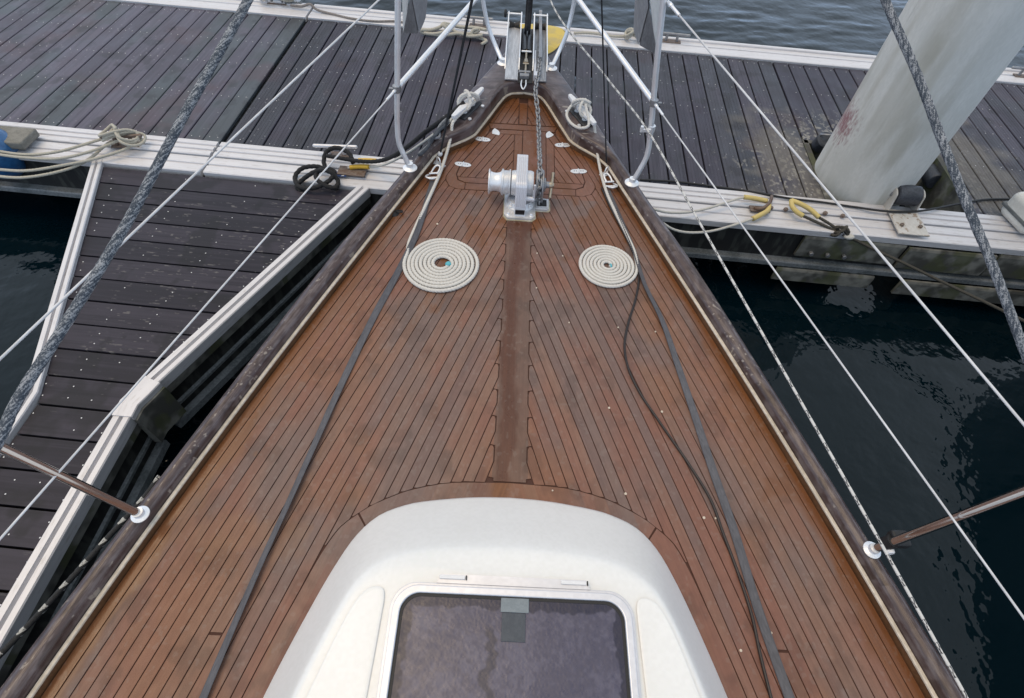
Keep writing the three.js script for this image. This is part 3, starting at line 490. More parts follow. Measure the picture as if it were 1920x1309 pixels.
// ---- twin bow rollers with the forestay chainplate between them
{
  const r = part('bow_roller', yacht), y = 0.108;
  const floorSteel = std({ map: mottled([0.36, 0.36, 0.37], [0.56, 0.56, 0.57], 256, 10, 10), metalness: 0.5, roughness: 0.4 });
  mesh('channel', [boxAt(0.078, 0.010, 0.68, -0.083, y, -3.56, 0.003)], floorSteel, r);
  mesh('channel', [boxAt(0.078, 0.010, 0.68, 0.087, y, -3.56, 0.003)], dullSteel, r);
  mesh('mounting_plate', [boxAt(0.085, 0.008, 0.70, 0.002, y - 0.012, -3.56, 0.003)], black, r);
  for (const x of [-0.1255, -0.0405, 0.0455, 0.1305]) {
    const sh = new THREE.Shape(); sh.moveTo(3.36, 0.10); sh.lineTo(3.42, 0.142); sh.lineTo(3.78, 0.155); sh.lineTo(3.92, 0.182); sh.quadraticCurveTo(3.97, 0.192, 3.975, 0.155); sh.lineTo(3.96, 0.05); sh.lineTo(3.86, 0.045); sh.lineTo(3.74, 0.085); sh.closePath();
    mesh('cheek', new THREE.ExtrudeGeometry(sh, { depth: 0.005, bevelEnabled: true, bevelSize: 0.001, bevelThickness: 0.001, bevelSegments: 1, curveSegments: 6 }).rotateY(Math.PI / 2).translate(x - 0.0025, 0, 0), steel, r);
  }
  for (const [x, m] of [[-0.083, black], [0.088, black]]) mesh('roller', lathe([[0, 0], [0.034, 0], [0.030, 0.012], [0.020, 0.034], [0.030, 0.058], [0.034, 0.070], [0, 0.070]], V(x - 0.035, 0.112, -3.905), V(1, 0, 0), 20), m, r);
  for (const x of [-0.083, 0.088]) mesh('keeper_pin', rod(V(x - 0.052, 0.172, -3.945), V(x + 0.048, 0.172, -3.945), 0.006, 10), steel, r);
  mesh('pin_knob', lathe([[0, 0], [0.022, 0.002], [0.026, 0.010], [0.022, 0.018], [0, 0.020]], V(-0.158, 0.172, -3.945), V(1, 0, 0), 16), black, r);
  // shackle and U-bolt at the inboard end
  mesh('u_bolt', tube([V(-0.020, 0.105, -3.23), V(-0.022, 0.108, -3.16), V(-0.010, 0.105, -3.125), V(0.004, 0.108, -3.16), V(0.006, 0.105, -3.23)], 0.0042, 0.008, 8), steel, r);
  mesh('hinge_block', [boxAt(0.056, 0.024, 0.030, -0.005, 0.112, -3.262, 0.003), boxAt(0.070, 0.012, 0.018, -0.005, 0.118, -3.300, 0.002)], dullSteel, r);
  mesh('chain_stopper', [boxAt(0.020, 0.034, 0.046, 0.060, 0.128, -3.245, 0.004), boxAt(0.012, 0.014, 0.30, 0.058, 0.117, -3.42, 0.003)], alu, r);
}
{
  const f = part('forestay_furler', yacht), up = V(0, 0.955, 0.296).normalize(), at = (t, dx = 0) => V(0.002 + dx, 0.12, -3.76).addScaledVector(up, t);
  mesh('toggle', [boxAt(0.030, 0.012, 0.030, 0.002, 0.122, -3.60, 0.002), rod(V(-0.03, 0.128, -3.535), V(0.034, 0.128, -3.535), 0.006, 10)], steel, f);
  mesh('turnbuckle', [rod(V(0.0, 0.116, -3.28), V(0.002, 0.124, -3.58), 0.0065, 12, 0.001), lathe([[0, 0], [0.013, 0.004], [0.015, 0.02], [0.010, 0.05], [0.007, 0.06], [0, 0.06]], V(0.001, 0.121, -3.40), V(0, 0, -1), 12), rod(V(-0.018, 0.124, -3.39), V(0.02, 0.124, -3.39), 0.005, 8)], brass, f);
  mesh('link_plate', [rod(at(-0.01, -0.012), at(0.30, -0.012), 0.009, 10), rod(at(-0.01, 0.012), at(0.30, 0.012), 0.009, 10)], blackGloss, f);
  mesh('fairing', lathe([[0, 0], [0.036, 0.0], [0.040, 0.10], [0.034, 0.27], [0.028, 0.30], [0, 0.30]], V(0.002, 0.098, -3.56), V(0, 0.04, -1), 20), blackGloss, f);
  mesh('furler_drum', lathe([[0, 0], [0.075, 0], [0.078, 0.012], [0.045, 0.018], [0.045, 0.09], [0.078, 0.096], [0.075, 0.108], [0, 0.108]], at(0.52), up, 28), blackGloss, f);
  mesh('forestay_foil', sweep([at(0.05), at(6)], 0.016, 10), greyBlack, f);
  mesh('furled_sail', sweep([at(0.95), at(1.1), at(2), at(4), at(6)], (s, a) => 0.062 + 0.006 * Math.cos(3 * a + s * 2) + 0.012 * Math.min(1, s * 4) - 0.02 * Math.max(0, 1 - s * 6), 16), std({ map: mottled([0.55, 0.55, 0.55], [0.66, 0.66, 0.65], 128, 6, 6), roughness: 0.8 }), f);
}
// ---- pulpit
const R_TUBE = 0.0128;
const postTop = {}, clampAt = {};
{
  const p = part('pulpit', yacht);
  const flange = (c, y) => mesh('base_flange', lathe([[0, 0], [0.036, 0], [0.036, 0.004], [0.024, 0.009], [0.0175, 0.012], [0.017, 0.03], [0, 0.03]], V(c.x, y, c.z), V(0, 1, 0), 24), steel, p);
  const La = [onZ(769, 316, -2.36), onZ(758, 292, -2.362), onZ(748, 268, -2.366), onZ(745, 235, -2.37), onZ(745, 135, -2.37), onZ(746, 0, -2.37), onZ(746, -45, -2.37)];
  const Ra = [onZ(1185, 341, -2.35), onZ(1200, 318, -2.352), onZ(1213, 292, -2.356), onZ(1219, 255, -2.36), onZ(1231, 125, -2.36), onZ(1243, 10, -2.36), onZ(1248, -38, -2.36)];
  La[0].y = Ra[0].y = capTop(-2.36) - 0.005;
  mesh('aft_post', tube(La, R_TUBE, 0.02, 12), steel, p); mesh('aft_post', tube(Ra, R_TUBE, 0.02, 12), steel, p);
  flange(La[0], capTop(-2.36) - 0.002); flange(Ra[0], capTop(-2.36) - 0.002);
  const yb = capTop(-3.4) + 0.001, fl = onY(943, 118, yb), fr = onY(1034, 127, yb);
  const Lf = [fl, onZ(930, 88, -3.53), onZ(917, 55, -3.56), onZ(908, 15, -3.57), onZ(903, -20, -3.57)], Rf = [fr, onZ(1049, 95, -3.52), onZ(1061, 68, -3.54), onZ(1072, 25, -3.56), onZ(1082, -22, -3.56)];
  Lf.push(V(-0.31, 0.82, -3.53)); Rf.push(V(0.31, 0.82, -3.53));
  mesh('forward_post', tube(Lf, R_TUBE, 0.02, 12), steel, p); mesh('forward_post', tube(Rf, R_TUBE, 0.02, 12), steel, p);
  flange(fl, yb - 0.004); flange(fr, yb - 0.004);
  const Lt = La[6].clone(), Rt = Ra[6].clone(); postTop[-1] = Lt; postTop[1] = Rt;
  const dl = onZ(744, 166, -2.37), dr = onZ(1226, 192, -2.36); clampAt[-1] = dl; clampAt[1] = dr;
  const De = onZ(890, 0, -3.05), Df = onZ(1085, 0, -3.05), ext = (a, b, k) => b.clone().add(b.clone().sub(a).multiplyScalar(k));
  mesh('brace', bar(dl, ext(dl, De, 0.22), R_TUBE, 12), steel, p); mesh('brace', bar(dr, ext(dr, Df, 0.22), R_TUBE, 12), steel, p);
  mesh('top_rail', tube([Lt, V(-0.50, 0.93, -2.75), V(-0.42, 0.90, -3.25), V(-0.31, 0.83, -3.53), V(-0.25, 0.81, -3.66), V(0, 0.80, -3.72), V(0.25, 0.81, -3.66), V(0.31, 0.83, -3.53), V(0.42, 0.90, -3.25), V(0.49, 0.94, -2.75), Rt], R_TUBE, 0.03, 12), steel, p);
  for (const c of [dl, dr]) mesh('clamp', [lathe([[0, 0], [0.019, 0], [0.019, 0.028], [0, 0.028]], c.clone().add(V(0, -0.014, 0)), V(0, 1, 0), 14), boxAt(0.022, 0.014, 0.012, c.x + Math.sign(c.x) * 0.022, c.y, c.z + 0.008, 0.002)], dullSteel, p);
  const blk = onZ(1212, 241, -2.352); mesh('fairlead', [lathe([[0, 0], [0.017, 0], [0.017, 0.03], [0, 0.03]], V(onZ(1220, 246, -2.36).x, blk.y - 0.018, -2.36), V(0, 1, 0), 14), boxAt(0.05, 0.016, 0.016, blk.x - 0.004, blk.y - 0.006, blk.z + 0.004, 0.003), boxAt(0.014, 0.03, 0.014, blk.x - 0.022, blk.y, blk.z + 0.006, 0.003)], steel, p);
}
// ---- stanchions
const stTop = {};
for (const s of [-1, 1]) {
  const st = part('stanchion', yacht), b = s < 0 ? onY(262, 964, 0.078) : onY(1636, 1031, 0.078);
  const q = s < 0 ? onZ(108, 890, b.z) : onZ(1790, 972, b.z), top = b.clone().add(q.clone().sub(b).multiplyScalar((0.66 - b.y) / (q.y - b.y))); stTop[s] = top;
  mesh('base_flange', lathe([[0, 0], [0.027, 0], [0.027, 0.003], [0.021, 0.006], [0.0165, 0.008], [0.016, 0.022], [0, 0.022]], V(b.x, 0.0735, b.z), V(0, 1, 0), 26), steel, st);
  mesh('tube', bar(b, top, 0.0125, 14), mirror, st);
  mesh('cap', lathe([[0, 0], [0.014, 0], [0.013, 0.012], [0, 0.016]], top, V(0, 1, 0), 14), steel, st);
  if (s > 0) { const f = V(b.x + 0.012, 0.13, b.z - 0.004); mesh('fairlead', [lathe([[0, 0], [0.021, 0], [0.021, 0.034], [0, 0.034]], f, top.clone().sub(b), 16), boxAt(0.05, 0.034, 0.05, f.x + 0.026, f.y + 0.03, f.z - 0.006, 0.008)], black, st); mesh('fairlead_bush', rod(V(b.x + 0.018, 0.128, b.z - 0.018), V(b.x + 0.018, 0.128, b.z + 0.026), 0.013, 14), whitePaint, st); }
}
// ---- lifelines
{
  const wire = std({ map: mottled([0.52, 0.52, 0.53], [0.66, 0.66, 0.67], 128, 20, 20), roughness: 0.5 });
  const line = (a, b, r) => { const e = b.clone().add(b.clone().sub(a).normalize().multiplyScalar(Math.max(0.3, (AFT - b.z) * 0.95))); mesh('lifeline', sweep(smooth([a, b, e], 0.4), r, 10), wire, yacht); mesh('lifeline_terminal', [bar(a, a.clone().lerp(b, 0.05), r * 1.9, 10), bar(a.clone().lerp(b, 0.008), a.clone().lerp(b, 0.018), r * 2.6, 10)], steel, yacht); };
  line(onZ(744, -32, -2.37), onY(0, 673, 0.655), 0.0035);
  line(clampAt[-1], onZ(108, 888, -0.547), 0.0030);
  line(onZ(1252, 3, -2.36), onY(1920, 796, 0.655), 0.0035);
  line(clampAt[1], onZ(1783, 968, -0.546), 0.0030);
}
// ---- pad eyes with shackles, spare deck eye
{
  const U = (c, w, h, a, m, r = 0.0042) => tube([V(-w, 0, 0), V(-w, h * 0.6, 0), V(-w * 0.6, h * 0.95, 0), V(0, h, 0), V(w * 0.6, h * 0.95, 0), V(w, h * 0.6, 0), V(w, 0, 0)], r, 0.006, 8).rotateX(a[0]).rotateY(a[1]).translate(c.x, c.y, c.z);
  for (const s of [-1, 1]) {
    const e = part('pad_eye', yacht), c = s < 0 ? onY(814, 328, 0.012) : onY(1142, 344, 0.012), u = s < 0 ? onY(822, 300, 0.03) : onY(1138, 318, 0.03);
    mesh('plate', new RoundedBoxGeometry(0.075, 0.006, 0.034, 2, 0.002).rotateY(s * 0.7).translate(u.x, 0.004, u.z), steel, e);
    mesh('eye', U(V(u.x, 0.004, u.z), 0.016, 0.04, [0, s * 0.9], steel), steel, e);
    mesh('shackle', [U(V(c.x, 0.022, c.z), 0.016, 0.055, [-1.35, s * 0.35], steel, 0.005), U(V(c.x + 0.004 * s, 0.008, c.z + 0.005), 0.022, 0.05, [1.2, s * 0.5], steel, 0.005), rod(V(c.x - 0.026, 0.02, c.z + 0.002), V(c.x + 0.026, 0.022, c.z - 0.006), 0.005, 8), rod(V(c.x - 0.030, 0.014, c.z + 0.03), V(c.x + 0.032, 0.016, c.z + 0.024), 0.0048, 8)], steel, e);
  }
  const d = onY(746, 398, 0.008); const k = part('deck_eye', yacht);
  mesh('base', lathe([[0, 0], [0.026, 0], [0.022, 0.008], [0.010, 0.014], [0, 0.015]], V(d.x - 0.02, 0, d.z), V(0, 1, 0), 16), black, k);
  mesh('ring', new THREE.TorusGeometry(0.014, 0.004, 8, 18).rotateX(1.2).translate(d.x + 0.008, 0.014, d.z), black, k);
}
// ---- folded canvas on the pulpit posts
{
  const white = std({ map: mottled([0.62, 0.61, 0.58], [0.72, 0.71, 0.68], 128, 10, 10), roughness: 0.8, side: THREE.DoubleSide }), grey = std({ map: mottled([0.15, 0.15, 0.155], [0.22, 0.22, 0.225], 128, 14, 14), roughness: 0.85, side: THREE.DoubleSide });
  const paler = std({ map: mottled([0.24, 0.24, 0.25], [0.32, 0.32, 0.33], 128, 14, 14), roughness: 0.85, side: THREE.DoubleSide });
  const quad = (a, b, c, d, t = 0.006) => { const n = b.clone().sub(a).cross(d.clone().sub(a)).normalize().multiplyScalar(t / 2), P = [], U = [], I = [], N = 8; for (const s of [1, -1]) for (let j = 0; j <= N; j++) for (let i = 0; i <= N; i++) { const u = i / N, v = j / N, p = a.clone().lerp(b, u).lerp(d.clone().lerp(c, u), v).addScaledVector(n, s * (1 + 1.2 * Math.sin(u * 3.1) * Math.sin(v * 2.6))); P.push(p.x, p.y, p.z); U.push(u * 0.4, v * 0.4); } const q = (N + 1) * (N + 1); for (let j = 0; j < N; j++) for (let i = 0; i < N; i++) { const o = j * (N + 1) + i; I.push(o, o + 1, o + N + 1, o + 1, o + N + 2, o + N + 1, q + o, q + o + N + 1, q + o + 1, q + o + 1, q + o + N + 1, q + o + N + 2); } const g = new THREE.BufferGeometry(); g.setAttribute('position', new THREE.Float32BufferAttribute(P, 3)); g.setAttribute('uv', new THREE.Float32BufferAttribute(U, 2)); g.setIndex(I); g.computeVertexNormals(); return g; };
  const mk = (pts, lab) => { const k = part('canvas_dodger', yacht); const [a, b, ap, bl, br, c, d] = pts; mesh('white_panel', quad(a, b, ap.clone().lerp(bl, 0.5), bl), white, k); mesh('gusset', quad(ap, ap.clone().add(V(0.001, 0, 0)), br, bl), grey, k); mesh('grey_panel', quad(ap, b.clone().lerp(c, 0.02), c, br.clone().lerp(d, 0.02)), paler, k); mesh('back_panel', quad(c, c.clone().add(V(0, 0, -0.02)), d, br), paler, k); k.userData.label = lab; };
  mk([onZ(752, -60, -2.40), onZ(772, -60, -2.40), onZ(770, -10, -2.405), onZ(756, 60, -2.44), onZ(784, 62, -2.52), onZ(806, -60, -2.60), onZ(797, 32, -2.60)], 'canvas folded on the port pulpit post');
  mk([onZ(1249, -60, -2.40), onZ(1212, -60, -2.40), onZ(1217, 12, -2.405), onZ(1233, 102, -2.42), onZ(1199, 84, -2.52), onZ(1196, -60, -2.60), onZ(1189, 55, -2.60)], 'canvas folded on the starboard pulpit post');
}

// ================================================================== LOOSE GEAR ON DECK
const ropeCol = (a, b) => std({ map: tex(256, 64, (u, v) => mix3(a, b, 0.5 * fbm(u * 64, v * 8, 3, 0) + 0.5 * vn(u * 256, v * 64, 0)), { srgb: true }), roughness: 0.85, bumpMap: grit, bumpScale: 0.0006 });
for (const m of []) m;
const creamRope = ropeCol([0.47, 0.445, 0.405], [0.70, 0.675, 0.63]);
creamRope.map.repeat.set(4, 16);
const tealTape = std({ color: lin(0.09, 0.40, 0.46), roughness: 0.6 });
// figure-of-eight turns on a cleat
function hitch(cl, turns, R, lift = 0) { const o = []; const { c, d, side } = cl; for (let i = 0; i <= turns * 16; i++) { const t = i / 16 * Math.PI * 2, k = i / (turns * 16), gA = 0.046 + 0.018 * k, gB = 0.027 + 0.015 * k; o.push(c.clone().addScaledVector(d, gA * Math.sin(t)).addScaledVector(side, gB * Math.sin(2 * t)).add(V(0, 0.004 + lift + (0.023 + 0.014 * k) * Math.cos(2 * t) + 0.012 * k, 0))); } return o; }
function coil(centre, r0, r1, pitch, dir, endAng, y) {           // flat flemished coil, inside to outside
  const turns = (r1 - r0) / pitch, o = [], a1 = endAng, a0 = a1 - dir * turns * Math.PI * 2, n = Math.ceil(turns * 40);
  for (let i = 0; i <= n; i++) { const k = i / n, a = a0 + (a1 - a0) * k, r = r0 + (r1 - r0) * k, wob = 1 + 0.007 * Math.sin(a * 3 + k * 9) + 0.022 * ss(0.885, 0.93, k) * (0.6 + 0.4 * Math.sin(a + 0.8)); o.push(V(centre.x + Math.cos(a) * r * wob, y, centre.z + Math.sin(a) * r * wob)); }
  return o;
}
{
  const R = 0.0090, c = onY(828, 494, R), y = R + 0.0005;
  const sp = coil(c, 0.030, 0.168, 0.0182, 1, Math.PI + 0.25, y);
  // stands clear up the deck to the cleat
  const up = [[767, 455, 0.011], [780, 424, 0.012], [806, 368, 0.014], [826, 322, 0.018], [838, 285, 0.035], [846, 252, 0.075], [849, 230, 0.120]].map(p => onY(p[0], p[1], p[2]));
  const h = hitch(cleatAt[-1], 2.6, R);
  const t = thing('coiled_mooring_line', 'larger flat coil of cream rope on the deck, led to the left bow cleat', 'rope', 'flemished mooring lines on the foredeck');
  mesh('rope', sweep(smooth([...sp, ...up, ...h.slice(3)], 0.0032), laid(R, R * 5.0), 12), creamRope, t);
  mesh('whipping', rod(sp[0].clone().add(V(-0.002, 0, 0.004)), sp[1].clone().lerp(sp[0], -4.4), 0.0135, 14), tealTape, t);
}
{
  const R = 0.0083, c = onY(1139, 497, R), y = R + 0.0005;
  const sp = coil(c, 0.014, 0.134, 0.0168, -1, 0.05, y);
  const up = [[1190, 474, 0.010], [1178, 446, 0.011], [1154, 398, 0.012], [1138, 362, 0.014], [1126, 320, 0.020], [1120, 285, 0.045], [1116, 252, 0.085], [1114, 236, 0.125]].map(p => onY(p[0], p[1], p[2]));
  const h = hitch(cleatAt[1], 1.6, R);
  const cl = cleatAt[1];
  const loop = [cl.c.clone().addScaledVector(cl.d, 0.02).add(V(0.0, 0.035, 0)), onY(1078, 192, 0.165), onY(1063, 212, 0.125), onY(1070, 230, 0.112), onY(1088, 240, 0.115), onY(1103, 236, 0.130), cl.c.clone().addScaledVector(cl.d, -0.03).add(V(0, 0.04, 0))];
  const t = thing('coiled_mooring_line', 'smaller flat coil of cream rope on the deck, led to the right bow cleat', 'rope', 'flemished mooring lines on the foredeck');
  mesh('rope', sweep(smooth([...sp, ...up, ...h.slice(3), ...loop], 0.0032), laid(R, R * 5.0), 12), creamRope, t);
  mesh('whipping', rod(sp[0].clone().add(V(0.002, 0, -0.004)), sp[1].clone().lerp(sp[0], -4.0), 0.0125, 14), tealTape, t);
}
// webbing jacklines
const webTex = tex(256, 64, (u, v) => { const w = 0.5 + 0.5 * Math.sin((u * 128 + Math.abs(v - 0.5) * 24) * 6.283); const e = Math.abs(v - 0.5) > 0.4 ? 0.6 : 1; return mix3([0.048, 0.049, 0.058], [0.135, 0.134, 0.148], e * (0.35 * w + 0.65 * fbm(u * 20, v * 6, 3))); }, { srgb: true });
const webbing = std({ map: webTex, roughness: 0.8 });
function onward(pts) { const a = pts[pts.length - 2], b = pts[pts.length - 1], d = b.clone().sub(a), k = (1.16 - b.z) / d.z; return [...pts, b.clone().addScaledVector(d, k * 0.5), b.clone().addScaledVector(d, k).setX((b.x + d.x * k) * 0.97)]; }   // carries on along the side deck
function strap(pts, w, name, label) {
  const p = smooth(onward(pts), 0.02), P = [], U = [], I = []; let s = 0; const n = p.length;
  for (let i = 0; i < n; i++) {
    const t = p[Math.min(n - 1, i + 1)].clone().sub(p[Math.max(0, i - 1)]).normalize(), side = t.clone().cross(V(0, 1, 0)).normalize(); if (i) s += p[i].distanceTo(p[i - 1]);
    const tw = 0.55 * Math.sin(s * 2.1 + 0.7) * ss(0, 0.2, s), lift = 0.0022 + 0.0022 * (0.5 + 0.5 * Math.sin(s * 5.3)) + Math.abs(Math.sin(tw)) * w * 0.5;
    for (const [a, b] of [[-1, -1], [1, -1], [1, 1], [-1, 1], [-1, -1]]) { const q = side.clone().multiplyScalar(a * w / 2 * Math.cos(tw)); P.push(p[i].x + q.x, p[i].y + lift + a * Math.sin(tw) * w / 2 + b * 0.0012, p[i].z + q.z); U.push(s * 3, (a + 1) / 2); }
  }
  for (let i = 0; i < n - 1; i++) for (let k = 0; k < 4; k++) { const o = i * 5 + k; I.push(o, o + 5, o + 1, o + 1, o + 5, o + 6); }
  const g = new THREE.BufferGeometry(); g.setAttribute('position', new THREE.Float32BufferAttribute(P, 3)); g.setAttribute('uv', new THREE.Float32BufferAttribute(U, 2)); g.setIndex(I); const q = g.toNonIndexed(); q.computeVertexNormals();
  const m = mesh(name, creased(q), webbing); tag(m, label, 'strap', 'webbing safety straps along the side decks');
}
strap([[812, 340], [783, 437], [748, 510], [702, 594], [656, 688], [560, 905], [480, 1082], [383, 1309], [346, 1400]].map(p => onY(p[0], p[1], 0.002)), 0.027, 'webbing_strap', 'flat grey webbing strap lying on the left side deck past the larger coil');
strap([[1139, 358], [1160, 405], [1187, 470], [1208, 535], [1240, 600], [1272, 690], [1300, 775], [1337, 890], [1372, 990], [1418, 1140], [1446, 1220], [1478, 1309], [1510, 1400]].map(p => onY(p[0], p[1], 0.002)), 0.027, 'webbing_strap', 'flat grey webbing strap lying on the right side deck next to the black cable');
{
  const pts = [[1128, 352], [1146, 392], [1170, 438], [1193, 488], [1198, 518], [1192, 560], [1178, 606], [1171, 648], [1178, 690], [1199, 735], [1240, 796], [1290, 868], [1333, 938], [1356, 1000], [1384, 1075], [1410, 1155], [1425, 1225], [1446, 1309], [1470, 1400]].map((p, i) => onY(p[0], p[1], i < 4 ? 0.006 : 0.0055));
  tag(mesh('deck_cable', sweep(smooth(onward(pts), 0.012), 0.0048, 10), std({ color: lin(0.017, 0.012, 0.011), roughness: 0.45 })), 'thin black cable curving over the teak from under the smaller rope coil', 'cable');
}
// anchor chain from the bow roller over the gypsy into its pipe
{
  const t = thing('anchor_chain', 'galvanised anchor chain running from the bow roller to the windlass', 'chain');
  const G = GYP, path = [V(0.086, 0.128, -3.66), V(0.084, 0.128, -3.35), onY(1004, 172, 0.122), onY(1008, 205, 0.085), onY(1010, 245, 0.062), onY(1011, 283, 0.085), V(G.x - 0.002, 0.142, -2.40)];
  for (let a = 60; a >= -60; a -= 15) { const r = a * Math.PI / 180; path.push(V(G.x, G.y + Math.cos(r) * 0.066, G.z - Math.sin(r) * 0.066)); }
  path.push(V(G.x + 0.006, 0.06, -2.206), V(G.x + 0.016, 0.005, -2.210));
  const c = new THREE.CatmullRomCurve3(path, false, 'centripetal'), L = c.getLength(), n = Math.floor(L / 0.032);
  const st = []; for (let i = 0; i < 24; i++) { const a = i / 24 * Math.PI * 2; st.push(V(Math.cos(a) * 0.0105, 0, Math.sin(a) * 0.0105 + Math.sign(Math.sin(a) + 1e-9) * 0.0105)); }
  const lg = new THREE.TubeGeometry(new THREE.CatmullRomCurve3(st, true), 22, 0.0050, 6, true);
  const galv = std({ map: mottled([0.20, 0.20, 0.205], [0.40, 0.40, 0.405], 128, 10, 10), metalness: 0.55, roughness: 0.5 });
  for (let i = 0; i < n; i++) { const u = (i + 0.5) / n, p = c.getPointAt(u), d = c.getTangentAt(u), m = mesh('link', lg, galv, t); const side = d.clone().cross(V(0, 1, 0)); if (side.lengthSq() < 1e-4) side.set(1, 0, 0); side.normalize(); const nor = side.clone().cross(d).normalize(); const B = new THREE.Matrix4().makeBasis(side, nor, d.clone().negate()); m.quaternion.setFromRotationMatrix(B).multiply(new THREE.Quaternion().setFromAxisAngle(V(0, 0, 1), (i % 2 ? 1 : -1) * Math.PI / 4 + 0.15 * (hash(i, 3) - 0.5))); m.position.copy(p); }
}
// anchor stowed under the right-hand roller
{
  const t = thing('anchor', 'stowed anchor with yellow fluke hanging under the bow roller', 'anchor');
  const sh = new THREE.Shape(), cx = 0.088; sh.moveTo(cx, 3.93); sh.lineTo(cx + 0.075, 3.945); sh.quadraticCurveTo(cx + 0.17, 4.02, cx + 0.198, 4.17); sh.quadraticCurveTo(cx + 0.19, 4.30, cx + 0.085, 4.37); sh.lineTo(cx, 4.40); sh.lineTo(cx - 0.085, 4.37); sh.quadraticCurveTo(cx - 0.19, 4.30, cx - 0.198, 4.17); sh.quadraticCurveTo(cx - 0.17, 4.02, cx - 0.075, 3.945); sh.closePath();
  const bend = g => { const p = g.attributes.position; for (let i = 0; i < p.count; i++) p.setY(i, p.getY(i) + 1.1 * Math.pow(p.getX(i) - cx, 2) - 0.09); g.computeVertexNormals(); return g; };
  const flat = (s, dep, y) => bend(new THREE.ExtrudeGeometry(s, { depth: dep, bevelEnabled: true, bevelSize: 0.003, bevelThickness: 0.003, bevelSegments: 2, curveSegments: 16 }).rotateX(-Math.PI / 2).translate(0, y, 0));
  mesh('fluke', flat(sh, 0.012, 0.0), std({ map: tex(256, 256, (u, v) => mix3([0.56, 0.42, 0.085], [0.44, 0.35, 0.13], ss(0.45, 0.75, fbm(u * 12, v * 12, 4, 12))), { srgb: true }), roughness: 0.6 }), t);
  const rim = []; for (const q of sh.getPoints(14)) rim.push(V(q.x, 0.0 + 1.1 * (q.x - cx) ** 2 - 0.083, -q.y)); mesh('fluke_edge', sweep(rim, 0.008, 8), std({ map: mottled([0.05, 0.05, 0.05], [0.14, 0.13, 0.11], 128, 10, 10), roughness: 0.7 }), t);
  mesh('shank', [boxAt(0.020, 0.034, 0.62, cx, 0.135, -3.74, 0.004), boxAt(0.022, 0.22, 0.03, cx, 0.045, -4.06, 0.004)], dullSteel, t);
}

